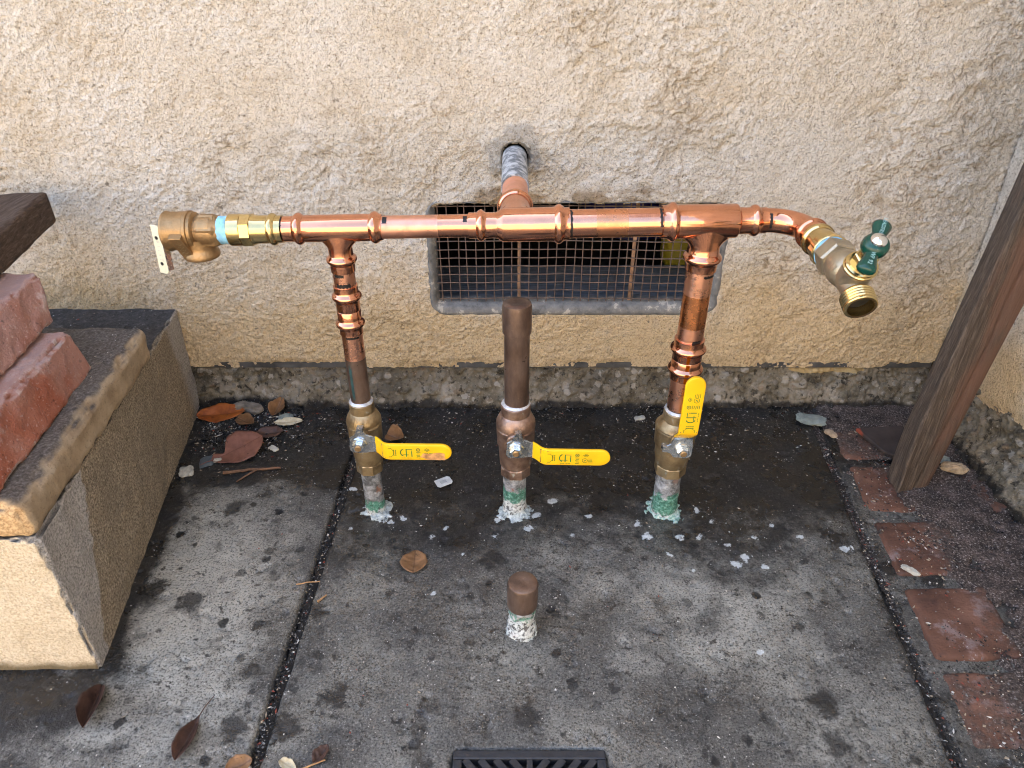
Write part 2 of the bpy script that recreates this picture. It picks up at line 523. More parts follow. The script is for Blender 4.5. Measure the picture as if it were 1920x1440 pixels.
def step_mat():
    m = NT('step_concrete', rough=.85, spec=.3)
    W = m.co('World'); x = m.xyz(W)
    # a damp stain runs over the side from the back up to a ragged line near the front edge
    line = m.math('SUBTRACT', m.math('ADD', x[1], m.math('MULTIPLY', x[2], -.46)), m.math('MULTIPLY', m.math('SUBTRACT', m.noise(32, 4, .6, W), .5), .03))
    damp = m.step(line, -.468, -.464)
    topd = m.step(m.math('ADD', x[2], m.math('MULTIPLY', m.noise(30, 4, .6, W), .02)), .172, .184)
    g = m.noise(420, 2, .7, W)
    dry = m.ramp(g, [(.35, (.20, .19, .175)), (.5, (.36, .345, .32)), (.65, (.47, .45, .42))])
    wet = m.ramp(g, [(.33, (.10, .080, .054)), (.5, (.27, .225, .16)), (.68, (.46, .395, .295))])
    wet = m.mix(m.math('MULTIPLY', m.step(m.noise(16, 5, .6, W), .42, .62), .35), wet, (.16, .138, .105))
    damp = m.math('MULTIPLY', damp, m.step(m.math('ADD', m.math('ADD', x[1], m.math('MULTIPLY', x[2], .12)), m.math('MULTIPLY', m.math('SUBTRACT', m.noise(26, 4, .6, W), .5), .05)), -.020, -.050))
    c = m.mix(damp, dry, wet)
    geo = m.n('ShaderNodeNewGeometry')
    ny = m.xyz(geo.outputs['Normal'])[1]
    front = m.step(ny, -.6, -.85)  # front face gets its own cream: the sunlit look put into the colour
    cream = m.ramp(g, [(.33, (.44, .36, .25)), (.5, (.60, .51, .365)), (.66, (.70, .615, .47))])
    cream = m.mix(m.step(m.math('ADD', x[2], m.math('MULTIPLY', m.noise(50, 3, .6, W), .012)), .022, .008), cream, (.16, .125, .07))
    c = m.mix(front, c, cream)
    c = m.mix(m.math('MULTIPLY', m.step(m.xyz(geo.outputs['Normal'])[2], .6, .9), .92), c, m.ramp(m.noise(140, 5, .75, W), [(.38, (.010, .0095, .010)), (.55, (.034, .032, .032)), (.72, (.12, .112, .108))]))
    m.color(c)
    m.bump(m.math('ADD', g, m.math('MULTIPLY', m.noise(120, 3, .6, W), .6)), .0016, .9)
    return m.mat

def cap_mat():
    m = NT('tan_paver', rough=.85, spec=.3)
    W = m.co('World')
    geo = m.n('ShaderNodeNewGeometry')
    c = m.ramp(m.noise(30, 5, .6, W), [(.3, (.23, .165, .10)), (.5, (.34, .26, .165)), (.7, (.45, .355, .24))])
    grit = m.noise(300, 3, .7, W)
    c = m.mix(m.math('MULTIPLY', m.step(grit, .55, .7), .5), c, (.14, .10, .06))
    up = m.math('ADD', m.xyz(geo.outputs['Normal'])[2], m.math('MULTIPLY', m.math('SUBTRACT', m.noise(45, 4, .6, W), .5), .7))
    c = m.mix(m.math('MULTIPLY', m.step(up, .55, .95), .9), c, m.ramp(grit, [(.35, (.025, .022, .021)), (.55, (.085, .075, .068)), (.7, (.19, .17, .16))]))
    c = m.mix(m.step(m.xyz(geo.outputs['Normal'])[1], -.6, -.85), c, m.ramp(grit, [(.35, (.33, .20, .095)), (.6, (.62, .44, .24))]))  # front end tinted brighter, sunlight painted into the colour
    m.color(c); m.bump(grit, .0012, .8)
    return m.mat

def brick_mat(name, a, b, pale, seed=0.0, wet=None):
    m = NT(name, rough=.82, spec=.3)
    mp = m.n('ShaderNodeMapping'); mp.inputs['Location'].default_value = (seed, seed * 1.7, 0)
    m.l(m.co('World'), mp.inputs[0]); W = mp.outputs[0]
    c = m.ramp(m.noise(18, 5, .6, W), [(.32, a), (.62, b)])
    c = m.mix(m.math('MULTIPLY', m.step(m.noise(22, 6, .68, W), .56, .68), .55), c, pale)
    c = m.mix(m.math('MULTIPLY', m.step(m.noise(300, 2, .6, W), .60, .70), .4), c, pale)
    c = m.mix(m.math('MULTIPLY', m.step(m.noise(150, 3, .6, W), .36, .30), .6), c, (.05, .02, .015))
    g_ = m.n('ShaderNodeNewGeometry')
    pt = m.math('ADD', g_.outputs['Pointiness'], m.math('MULTIPLY', m.math('SUBTRACT', m.noise(60, 5, .7, W), .5), .16))
    c = m.mix(m.math('MULTIPLY', m.step(pt, .53, .58), .7), c, (.52, .45, .41))
    up = m.math('ADD', m.xyz(g_.outputs['Normal'])[2], m.math('MULTIPLY', m.math('SUBTRACT', m.noise(40, 5, .7, W), .5), .9))
    c = m.mix(m.math('MULTIPLY', m.step(up, .6, 1.0), .45), c, (.42, .34, .33))
    c = m.mix(m.math('MULTIPLY', m.step(m.noise(9, 4, .6, W), .45, .62), .30), c, (.30, .24, .22))
    m.color(c); m.bump(m.math('ADD', m.noise(350, 3, .6, W), m.math('MULTIPLY', m.noise(60, 4, .6, W), .7)), .0016, .9)
    return m.mat

def paver_mat():
    m = NT('dirty_paving_brick', rough=.8, spec=.35)
    W = m.co('World')
    c = m.ramp(m.noise(20, 5, .6, W), [(.30, (.06, .030, .022)), (.5, (.125, .060, .039)), (.7, (.18, .092, .062))])
    c = m.mix(m.math('MULTIPLY', m.step(m.noise(26, 6, .7, W), .55, .66), .75), c, (.24, .18, .17))
    d = m.math('ADD', m.attr('dark'), m.math('MULTIPLY', m.math('SUBTRACT', m.noise(45, 6, .75, W), .5), 2.2))
    c = m.mix(m.math('MULTIPLY', m.step(d, .25, .8), .9), c, m.ramp(m.noise(300, 3, .7, W), [(.36, (.025, .021, .018)), (.56, (.085, .068, .058)), (.70, (.28, .245, .22))]))
    m.color(c); m.bump(m.noise(320, 3, .65, W), .0012, .9)
    m.rough(m.ramp(m.noise(30, 3, .6, W), [(.4, .85), (.65, .5)]))
    return m.mat

def copper(name, c, rough, brushed=0.0, axis='Z', dark=None):
    m = NT(name, c, rough, 1.0)
    W = m.co('World')
    f = m.noise(40, 4, .6, W)
    a = tuple(v * .90 for v in c[:3]) + (1,); b = tuple(min(1, v * 1.05) for v in c[:3]) + (1,)
    cc = m.ramp(f, [(.35, a), (.65, b)])
    cc = m.mix(m.math('MULTIPLY', m.step(m.noise(85, 5, .65, W), .62, .72), .2), cc, dark or (.42, .19, .11))
    m.color(cc)
    lo = max(.03, rough * .65)
    m.rough(m.ramp(m.noise(60, 6, .7, W), [(.3, lo), (.7, rough * 1.9)]))
    sc = {'X': (900, 30, 30), 'Y': (30, 900, 30), 'Z': (30, 30, 900)}[axis]
    h = m.noise(1, 2, .6, m.co('World', sc))
    if brushed: m.bump(m.math('ADD', h, m.math('MULTIPLY', m.noise(130, 2, .5, W), .3)), .00006 * brushed, 1)
    else: m.bump(m.math('ADD', m.noise(75, 2, .5, W), m.math('MULTIPLY', h, .04)), .00035, .6)
    return m.mat

def old_copper():
    m = NT('aged_copper', rough=.5, metal=.75)
    W = m.co('World')
    c = m.ramp(m.noise(55, 5, .65, m.co('World', (1, 1, .35))), [(.3, (.10, .066, .050)), (.5, (.165, .112, .085)), (.7, (.24, .17, .13))])
    c = m.mix(m.math('MULTIPLY', m.step(m.noise(200, 4, .7, W), .62, .75), .5), c, (.30, .22, .17))
    m.color(c); m.metal(m.ramp(m.noise(35, 3, .6, W), [(.35, .5), (.7, .85)]))
    m.rough(m.ramp(m.noise(70, 4, .6, W), [(.3, .27), (.7, .5)]))
    m.bump(m.noise(260, 3, .6, W), .0003, .7)
    return m.mat

def corroded(name, g0, g1, wtop=.5, blotch=(.22, .10, .06)):
    """stub of pipe at the ground: grey pipe, flaking lime and a collar of verdigris between heights g0 and g1"""
    m = NT(name, rough=.8, metal=0.0, spec=.3)
    W = m.co('World'); z = m.xyz(W)[2]
    n = m.noise(90, 5, .68, W); n2 = m.noise(260, 3, .65, W)
    c = m.ramp(n, [(.30, (.035, .036, .036)), (.43, (.11, .115, .12)), (.56, (.27, .285, .30)), (.74, (.50, .53, .55))])
    c = m.mix(m.math('MULTIPLY', m.step(m.noise(60, 4, .65, W), .57, .68), .8), c, blotch)
    zz = m.math('ADD', z, m.math('MULTIPLY', m.math('SUBTRACT', n, .5), .045))
    gr = m.math('MULTIPLY', m.step(zz, g0 - .004, g0 + .002), m.step(zz, g1 + .003, g1 - .003))
    c = m.mix(m.math('MULTIPLY', gr, .9), c, m.ramp(n2, [(.35, (.025, .10, .065)), (.55, (.075, .25, .18)), (.7, (.30, .50, .44))]))
    lo = m.step(zz, g0 + .002, g0 - .004)
    c = m.mix(m.math('MULTIPLY', lo, .75), c, m.ramp(n2, [(.40, (.05, .05, .05)), (.5, (.58, .64, .64)), (.7, (.82, .86, .86))]))
    m.color(c); m.bump(m.math('ADD', n2, n), .0012, 1)
    return m.mat

def wood(name, a, b, pale, axis=(14, 14, 1.0), red=None):
    m = NT(name, rough=.8, spec=.25)
    O = m.co('Object', axis)
    g = m.noise(16, 6, .65, O, .6); g2 = m.noise(60, 4, .6, O)
    c = m.ramp(g, [(.28, a), (.5, b), (.72, pale)])
    c = m.mix(m.math('MULTIPLY', m.step(g2, .44, .34), .7), c, tuple(v * .35 for v in a[:3]) + (1,))
    if red:
        c = m.mix(m.math('MULTIPLY', m.step(m.math('ADD', m.noise(9, 4, .6, m.co('Object', (2.5, 2.5, .8))), m.math('MULTIPLY', m.xyz(m.co())[0], 6)), .52, .75), .75), c, red)
    m.color(c); m.bump(m.math('ADD', g, m.math('MULTIPLY', g2, .6)), .0025, 1)
    return m.mat

def grass_mat():
    m = NT('dry_yard', rough=.9, spec=.2)
    W = m.co('World')
    m.color(m.ramp(m.noise(.6, 6, .65, W), [(.35, (.32, .25, .16)), (.5, (.40, .32, .215)), (.68, (.47, .39, .275))]))
    m.bump(m.noise(30, 4, .6, W), .02)
    return m.mat

M = {}
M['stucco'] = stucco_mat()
M['ground'] = concrete_ground()
M['foundation'] = foundation_mat()
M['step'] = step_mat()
M['cap'] = cap_mat()
M['paver'] = paver_mat()
M['yard'] = grass_mat()
M['brick_upper'] = brick_mat('dusty_red_brick', (.25, .105, .072, 1), (.35, .165, .12, 1), (.60, .50, .45, 1), 0.3)
M['brick_lower'] = brick_mat('chipped_red_brick', (.26, .075, .038, 1), (.35, .145, .095, 1), (.48, .37, .33, 1), 5.1)
M['cu'] = copper('polished_copper', (.71, .335, .205, 1), .11)
M['cux'] = copper('sanded_copper_pipe', (.79, .42, .295, 1), .31, 3, 'X')
M['cuxp'] = copper('shiny_copper_pipe', (.72, .345, .215, 1), .14, 1.0, 'X')
M['cuxd'] = copper('tarnished_copper_band', (.70, .32, .17, 1), .22, 0.6, 'X')
M['cuz'] = copper('sanded_copper_riser', (.80, .43, .30, 1), .24, 3, 'Z')
M['cuzd'] = copper('tarnished_copper_riser', (.72, .30, .13, 1), .20, 1.0, 'Z')
M['cuy'] = copper('dull_copper_pipe', (.85, .46, .33, 1), .42, 1.5, 'Y')
M['old'] = old_copper()
M['brass'] = copper('polished_brass', (.66, .51, .24, 1), .14, dark=(.45, .34, .13))
M['bronze'] = simple('cast_bronze', (.36, .235, .115, 1), .48, .85, var=.18, nscale=70, bump=.0005, bscale=500)
M['bibb'] = simple('dull_cast_brass', (.42, .355, .25, 1), .42, .85, var=.14, nscale=70, bump=.0004, bscale=500)
M['valve'] = simple('weathered_bronze_valve', (.33, .255, .155, 1), .42, .75, var=.4, nscale=60, bump=.0006, bscale=300)
M['valve2'] = simple('tarnished_pink_bronze_valve', (.30, .21, .165, 1), .5, .6, var=.45, nscale=60, bump=.0006, bscale=300)
def valve_mat(name, a, b, c_):
    m = NT(name, rough=.4, metal=.85)
    W = m.co('World')
    c = m.ramp(m.noise(55, 5, .65, W), [(.3, a), (.5, b), (.7, c_)])
    sc = m.math('MULTIPLY', m.step(m.noise(110, 5, .7, m.co('World', (1, 1, .45))), .60, .68), .75)
    c = m.mix(sc, c, (.42, .45, .42))
    m.color(c); m.metal(m.math('SUBTRACT', .85, m.math('MULTIPLY', sc, .8)))
    m.rough(m.ramp(m.noise(90, 4, .6, W), [(.3, .30), (.7, .55)]))
    m.bump(m.math('ADD', m.noise(330, 3, .6, W), m.math('MULTIPLY', m.noise(80, 3, .6, W), .8)), .0006, .8)
    return m.mat
M['valve'] = valve_mat('weathered_bronze_valve', (.22, .155, .08, 1), (.40, .30, .165, 1), (.52, .41, .24, 1))
M['valve2'] = valve_mat('tarnished_pink_bronze_valve', (.19, .12, .085, 1), (.35, .235, .175, 1), (.46, .34, .27, 1))
M['steel'] = simple('zinc_plated_steel', (.62, .66, .68, 1), .25, 1.0, var=.15, nscale=90)
M['solder'] = simple('solder', (.62, .64, .66, 1), .45, .6, var=.25, nscale=200, bump=.0005, bscale=300)
M['tape'] = simple('blue_thread_sealant', (.25, .55, .85, 1), .55, 0, var=.35, nscale=120, bump=.0008, bscale=250)
M['yellow'] = simple('yellow_vinyl', (.90, .52, .004, 1), .42, 0, var=.08, nscale=50)
M['grn'] = simple('green_ink', (.02, .20, .05, 1), .5, 0)
M['pale_ink'] = simple('pale_green_ink', (.11, .22, .02, 1), .5, 0)
M['rust_stain'] = simple('peeled_patch', (.55, .28, .10, 1), .8, 0, var=.5, nscale=150)
M['marker'] = simple('black_marker_ink', (.008, .006, .006, 1), .5, 0)
M['handle_green'] = simple('green_enamel', (.003, .050, .034, 1), .22, 0, var=.1)
M['letter'] = simple('pale_lettering', (.30, .55, .55, 1), .5, 0)
M['chrome'] = simple('chrome_screw', (.80, .80, .80, 1), .12, 1.0)
M['cream'] = simple('cream_plated_lever', (.74, .72, .52, 1), .4, .1, var=.06)
M['engrave'] = simple('stamped_letters', (.52, .51, .42, 1), .6, 0)
M['black'] = simple('dark_hole', (.006, .006, .006, 1), .8, 0)
M['rubber'] = simple('black_plastic_grate', (.018, .021, .027, 1), .42, 0, var=.3, nscale=90, bump=.0004)
M['wire'] = simple('rusty_wire', (.13, .092, .072, 1), .8, .2, var=.45, nscale=70)
M['bar'] = simple('rusty_brace', (.25, .15, .09, 1), .8, .1, var=.7, nscale=70)
def crust_mat(name, a, b, d):
    m = NT(name, rough=.95, spec=.2)
    W = m.co('World')
    c = m.ramp(m.noise(150, 5, .7, W), [(.34, d), (.46, a), (.62, b)])
    m.color(c); m.bump(m.noise(420, 4, .7, W), .0015, 1)
    return m.mat
M['crust'] = crust_mat('lime_crust', (.36, .42, .42, 1), (.62, .68, .68, 1), (.10, .11, .11, 1))
M['crust_green'] = crust_mat('verdigris_crust', (.25, .42, .36, 1), (.58, .68, .64, 1), (.05, .11, .085, 1))
M['stub_a'] = corroded('corroded_stub', .008, .020)
M['stub_b'] = corroded('corroded_stub_banded', .026, .042, blotch=(.24, .09, .05))
M['stub_c'] = corroded('corroded_stub_green', .006, .034, blotch=(.18, .12, .10))
M['stub_d'] = corroded('corroded_stub_limed', .030, .036)
M['post'] = wood('weathered_post_wood', (.045, .034, .026, 1), (.105, .080, .061, 1), (.21, .168, .13, 1), (34, 34, 1.4), (.18, .095, .063, 1))
M['beam'] = wood('dark_beam_wood', (.040, .026, .018, 1), (.09, .060, .043, 1), (.17, .125, .098, 1), (22, 1.4, 22))
M['ledge'] = wood('grey_ledge_wood', (.10, .11, .125, 1), (.19, .205, .23, 1), (.32, .335, .36, 1), (1.2, 20, 20))
M['blue'] = simple('blue_plastic', (.008, .012, .16, 1), .5)
M['yel2'] = simple('yellow_bag', (.26, .21, .012, 1), .6)
M['dirt'] = simple('crawlspace_dirt', (.03, .026, .022, 1), .95)
M['roof'] = simple('roof_board', (.25, .2, .16, 1), .8)

def frame_mat():
    m = NT('peeling_grey_paint', rough=.6)
    W = m.co('World')
    c = m.ramp(m.noise(45, 5, .7, W), [(.30, (.06, .061, .06)), (.44, (.135, .138, .135)), (.57, (.19, .19, .18)), (.60, (.38, .36, .31)), (.78, (.34, .33, .29))])
    m.color(c); m.bump(m.noise(90, 5, .7, W), .0014, .8)
    return m.mat
M['frame'] = frame_mat()
def painted_pipe():
    m = NT('grey_painted_pipe', rough=.55)
    W = m.co('World')
    c = m.ramp(m.noise(80, 6, .72, W), [(.36, (.10, .115, .125)), (.47, (.20, .22, .235)), (.53, (.50, .52, .53)), (.7, (.60, .62, .63))])
    m.color(c); m.bump(m.noise(120, 4, .65, W), .0008, .8)
    return m.mat
M['gpipe'] = painted_pipe()

# ================================================================== SETTING
WX = 0.6545            # the side wall
BX = lambda z: .3865 + .019 * z     # height of the copper bar at x (it rises slightly to the right)

# ---- yard beyond the shaded corner
mb = MB(); mb.add([(-300, -300, -.03), (300, -300, -.03), (300, 300, -.03), (-300, 300, -.03)], [(0, 1, 2, 3)])
tag(mb.build('ground', M['yard'], smooth=False), kind='structure')

# ---- unseen board fence, added to bounce warm sunlight onto the wall and the copper
fence = empty('bounce_fence', (0, -3.3, -.03))
tag(fence, 'unseen tan board fence added behind the camera to bounce warm light', 'fence')
FB = simple('bounce_fence_wood', (.50, .41, .285, 1), .8, 0, var=.2, nscale=5)
bd = MB(); bd.box((-.069, -.01, 0), (.069, .01, 1.75)); bd = bd.mesh('board', FB, smooth=False)
for i in range(56):
    o = bpy.data.objects.new('board', bd); COL.objects.link(o); o.parent = fence
    o.location = (-4 + i * .145, random.uniform(-.003, .003), random.uniform(-.01, .01))
rl = MB(); rl.box((-4.1, -3.36, .3), (4.1, -3.32, .39)); rl.build('rail', FB, fence, smooth=False)
rl = MB(); rl.box((-4.1, -3.36, 1.3), (4.1, -3.32, 1.39)); rl.build('rail', FB, fence, smooth=False)

# ---- house
house = empty('stucco_house', (0, 0.1, 0))
tag(house, 'cream stucco house wall with rough trowelled plaster over a dirty concrete foundation', 'house')

def in_round_rect(x, z, x0, x1, z0, z1, r):
    cx, cz = (x0 + x1) / 2, (z0 + z1) / 2
    qx = np.abs(x - cx) - ((x1 - x0) / 2 - r); qz = np.abs(z - cz) - ((z1 - z0) / 2 - r)
    return np.hypot(np.maximum(qx, 0), np.maximum(qz, 0)) + np.minimum(np.maximum(qx, qz), 0) - r

def p2f(u, v, seed): return fbm(u * 60, v * 60, None, 3, seed + 6)
def stucco_h(u, v, seed):
    wu = u + .012 * fbm(u * 22, v * 22, None, 3, seed + 1); wv = v + .012 * fbm(u * 22 + 7, v * 22 - 3, None, 3, seed + 2)
    up = sst(.10, .40, v)
    h = .0028 * fbm(u * 7, v * 7, None, 3, seed + 3)
    p1 = fbm(wu * 17, wv * 24, None, 4, seed + 4, .6)
    q = np.floor(p1 * 4.2 + .0); fr = p1 * 4.2 - q
    terr = q + sst(.02, .17, fr)                              # overlapping trowel passes: terraces with ragged lips
    gate = sst(-.12, .30, fbm(u * 5.5 + 2, v * 5.5, None, 3, seed + 9))
    h += .0030 * terr / 4.2 * 2.4 * (.12 + .88 * gate) * (.45 + .55 * up)
    edge = np.exp(-((fr - .09) / .11) ** 2) * (.25 + .75 * gate) * sst(-.05, .3, fbm(u * 13, v * 13, None, 3, seed + 5) + .10)
    edge = np.maximum(edge, .7 * gate * np.exp(-((p2f(wu, wv, seed) - .0) / .10) ** 2) * sst(.05, .35, fbm(u * 10 + 4, v * 10, None, 3, seed + 15)))
    p2 = fbm(wu * 75, wv * 75, None, 3, seed + 6)
    h += (.0006 + .0011 * up * gate) * sst(-.10, .22, p2)
    fine = .35 + .65 * sst(-.35, .25, fbm(u * 4.2 - 3, v * 4.2 + 1, None, 3, seed + 12))
    h += fine * (.0011 * vn(wu * 185, wv * 185, None, seed + 7) + .0009 * vn(u * 330, v * 330, None, seed + 8))
    return h, np.clip(edge * .72, 0, 1)

xs = spaced((-2.6, -.82, .05), (-.82, WX + .014, .0016))
zs = spaced((.064, .60, .0016), (.60, 2.75, .05))
X, Z = np.meshgrid(xs, zs, indexing='ij')
h, edge = stucco_h(X, Z, 3)
h = h - .003
VX0, VX1, VZ0, VZ1 = -.1185, .3025, .1560, .3270
rag = .0022 * fbm(X * 55, Z * 55, None, 3, 77)
sdv = in_round_rect(X, Z, VX0, VX1, VZ0, VZ1, .022) + rag
h -= .009 * sst(.001, -.004, sdv)
pcx, pcz = .0035, .3870
dp = np.hypot(X - pcx, (Z - pcz) * 1.0) + .0045 * fbm(X * 60, Z * 60, None, 3, 31)
sag = np.hypot((X - pcx) * .9, np.where(Z > pcz, (Z - pcz) * .75, (Z - pcz) * 1.2))
h += .005 * sst(.042, .026, sag + .008 * fbm(X * 40, Z * 40, None, 3, 32)) - .010 * sst(.0205, .0165, dp)
patch = sst(.036, .026, sag + .014 * fbm(X * 45, Z * 45, None, 3, 33))
edge *= 1 - patch
# stain under the eyebrow of plaster above the vent
edge = np.maximum(edge, .8 * sst(.018, .004, np.abs(Z - .334) + .006 * fbm(X * 50, Z * 50, None, 3, 34)) * (X > -.12) * (X < .26) * sst(-.4, .2, fbm(X * 30, Z * 60, None, 3, 35)))
# thin grey lime wash spilled under the vent
patch = np.maximum(patch, .85 * sst(.006, .0015, np.abs(X - .262 + .003 * vn(Z * 80, X * 0, None, 5)) + .002 * vn(X * 200, Z * 200, None, 6)) * (Z < .152) * (Z > .128))
bot = sst(.082, .066, Z + .005 * fbm(X * 35, Z * 35, None, 3, 36))
h -= .004 * bot * sst(-.1, .3, fbm(X * 18, Z * 5, None, 3, 37))
keepv = (sdv < -.0035) | (dp < .0168)
ragb = Z < (.0655 + .004 * np.maximum(0, fbm(X * 28, X * 0 + 3.3, None, 4, 38)) + .012 * sst(.45, .55, X) * np.maximum(0, fbm(X * 20, X * 0, None, 3, 39) + .35))
gone = keepv | ragb
kf = ~(gone[:-1, :-1] & gone[1:, 1:] & gone[1:, :-1] & gone[:-1, 1:])
V = np.stack([X, -h, Z], -1).reshape(-1, 3)
V, F, at = drop_loose(V, grid_faces(len(xs), len(zs), kf), {'edge': edge.ravel(), 'patch': patch.ravel()})
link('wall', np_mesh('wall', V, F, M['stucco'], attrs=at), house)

ys = spaced((-1.3, -.55, .05), (-.55, -.001, .0022))
zs2 = spaced((.05, .42, .0022), (.42, 2.75, .05))
Y, Z2 = np.meshgrid(ys, zs2, indexing='ij')
h, edge = stucco_h(Y + 3.3, Z2, 9)
lipz = .066 + .030 * sst(-.04, -.22, Y) + .012 * fbm(Y * 16, Y * 0, None, 3, 51)
h -= .004 * sst(.014, .0, Z2 - lipz)
gone = Z2 < lipz
kf = ~(gone[:-1, :-1] & gone[1:, 1:] & gone[1:, :-1] & gone[:-1, 1:])
V = np.stack([WX + .004 - h, Y, Z2], -1).reshape(-1, 3)
V, F, at = drop_loose(V, grid_faces(len(ys), len(zs2), kf, flip=True), {'edge': edge.ravel(), 'patch': np.zeros(Y.size)})
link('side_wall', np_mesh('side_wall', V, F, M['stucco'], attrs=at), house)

def stones(u, v, seed):
    hh = 0
    for k, (sc, am) in enumerate(((55, .006), (95, .0042), (170, .002))):
        f1, f2, idc = worley(u * sc + .4 * vn(u * 60, v * 60, None, 3), v * sc * 1.15, seed + k)
        hh = hh + am * (idc > .45) * np.sqrt(np.clip(1 - (f1 / .52) ** 2, 0, 1)) * (.4 + .6 * idc)
    return hh

xs = spaced((-2.6, -.56, .04), (-.56, WX + .004, .0020)); zs = spaced((-.03, .074, .0020))
X, Z = np.meshgrid(xs, zs, indexing='ij')
h = .004 * fbm(X * 22, Z * 22, None, 4, 61) + stones(X, Z, 62) + .0012 * vn(X * 260, Z * 260, None, 66)
slope = .030 * sst(.055, -.02, Z) - .003 + .006 * fbm(X * 9, Z * 3, None, 2, 67) * sst(.06, .0, Z)
ledge = -.012 * sst(.058, .068, Z)
V = np.stack([X, .007 - (h + slope + ledge) * .85, Z], -1).reshape(-1, 3)
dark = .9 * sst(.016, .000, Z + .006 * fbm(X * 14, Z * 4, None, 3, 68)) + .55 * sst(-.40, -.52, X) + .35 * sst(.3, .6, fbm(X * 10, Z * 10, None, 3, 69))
paint = np.maximum(.95 * sst(.056, .064, Z) * sst(-.44, -.36, X) * sst(-.20, -.26, X), .95 * sst(.046, .058, Z) * sst(.40, .46, X) * sst(.585, .53, X))
paint = np.maximum(paint, .9 * sst(.062, .066, Z) * sst(-.2, .3, fbm(X * 12, X * 0, None, 2, 70)))
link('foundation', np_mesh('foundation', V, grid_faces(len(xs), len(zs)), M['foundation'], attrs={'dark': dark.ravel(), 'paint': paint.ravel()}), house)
ys = spaced((-1.3, -.5, .04), (-.5, .0, .0025)); zs = spaced((-.03, .115, .0025))
Y, Z = np.meshgrid(ys, zs, indexing='ij')
h = .004 * fbm(Y * 22 + 9, Z * 22, None, 4, 71) + stones(Y + 4, Z, 72) + .014 * sst(.075, .0, Z) + .0012 * vn(Y * 260, Z * 260, None, 76)
V = np.stack([WX + .010 - h, Y, Z], -1).reshape(-1, 3)
dark = .8 * sst(.025, .0, Z) + .5 * sst(-.10, -.03, Y) + .4 * sst(.1, .5, fbm(Y * 14, Z * 14, None, 3, 79))
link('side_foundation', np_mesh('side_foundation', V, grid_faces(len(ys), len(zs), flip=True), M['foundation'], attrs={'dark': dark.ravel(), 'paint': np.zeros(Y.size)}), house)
# grey metal edge strip under the plaster
mb = MB(); mb.box((-2.6, .0045, .0630), (WX, .0065, .0725))
mb.build('edge_strip', simple('grey_metal_strip', (.085, .085, .083, 1), .6, .3, var=.5, nscale=40), house, smooth=False)
# the rest of the house: shell, floor over the crawl space, roof
mb = MB()
mb.box((-2.7, .012, -.03), (-2.6, 6, 2.75)); mb.box((3.2, .012, -.03), (3.3, 6, 2.75)); mb.box((-2.7, 6, -.03), (3.3, 6.1, 2.75))
mb.box((-2.6, .03, .40), (3.2, 6, .46)); mb.box((WX + .03, -1.3, -.03), (WX + .07, .03, 2.75)); mb.box((WX + .03, -1.35, -.03), (3.3, -1.3, 2.75))
mb.box((WX + .012, .012, -.03), (3.2, .03, 2.75))
mb.build('outer_shell', M['roof'], house, smooth=False)
mb = MB(); mb.box((-2.95, -.28, 2.75), (3.5, 6.3, 2.9)); mb.box((WX - .25, -1.6, 2.751), (3.5, -.28, 2.9))
mb.build('roof', M['roof'], house, smooth=False)
mb = MB(); mb.box((-2.5, .20, .05), (3.2, 5.9, .08))
mb.build('crawlspace_floor', M['dirt'], house, smooth=False)
mb = MB(); mb.box((-.45, .022, .135), (.60, .20, .152))
mb.build('wooden_ledge', M['ledge'], house, smooth=False)
mb = MB(); mb.box((-2.5, .020, -.03), (3.1, .028, .135))
mb.build('inner_foundation', M['dirt'], house, smooth=False)
# ---- things stored behind the vent
mb = MB(); mb.lathe([(0, .11), (.01, .115), (.06, .116), (.065, .119), (.07, .116), (.24, .116), (.25, .11)], (.270, .62, .00), (0, 0, 1), 36)
tag(mb.build('storage_drum', M['blue'], loc=(.270, .62, .00)), 'dark blue plastic drum stored behind the vent screen', 'drum')
V, F = rough_box((.07, .07, .13), .01, .03, .006, 30, 5)
V = V + np.array([.296, .235, .195])
tag(link('yellow_bag', np_mesh('yellow_bag', V, F, M['yel2']), loc=(.296, .235, .13)), 'yellow bag half hidden in the dark behind the vent screen', 'bag')

# ---- vent
vent = empty('foundation_vent', (.092, .01, .175))
tag(vent, 'wide foundation vent of rusty wire mesh in a peeling grey metal frame', 'vent')
IX0, IX1, IZ0, IZ1 = -.1080, .2880, .1745, .3235
def rr_loop(x0, x1, z0, z1, r, y, n=14, m=30):
    pts = []
    for cx, cz, a0 in ((x1 - r, z1 - r, 0), (x0 + r, z1 - r, 90), (x0 + r, z0 + r, 180), (x1 - r, z0 + r, 270)):
        for k in range(n + 1):
            a = R(a0 + 90 * k / n); pts.append((cx + r * math.cos(a), y, cz + r * math.sin(a)))
    out = []
    for i, p in enumerate(pts):
        q = pts[(i + 1) % len(pts)]
        d = math.dist(p, q); k = max(1, int(d / .004))
        for t in range(k): out.append(tuple(p[j] + (q[j] - p[j]) * t / k for j in range(3)))
    return out
def loft_to(loops):
    """loops resampled to one count by angle around the vent centre"""
    cx, cz = .092, .245; n = 320; res = []
    for lp in loops:
        a = np.array(lp); ang = np.unwrap(np.arctan2(a[:, 2] - cz, (a[:, 0] - cx) * .4))
        t = np.linspace(ang[0], ang[0] + 2 * np.pi, n, endpoint=False)
        an = np.append(ang, ang[0] + 2 * np.pi); b = np.vstack([a, a[:1]])
        t0 = 0.3; tt = np.linspace(t0, t0 + 2 * np.pi, n, endpoint=False)
        tt = (tt - an[0]) % (2 * np.pi) + an[0]
        res.append(np.stack([np.interp(tt, an, b[:, j]) for j in range(3)], -1))
    return res
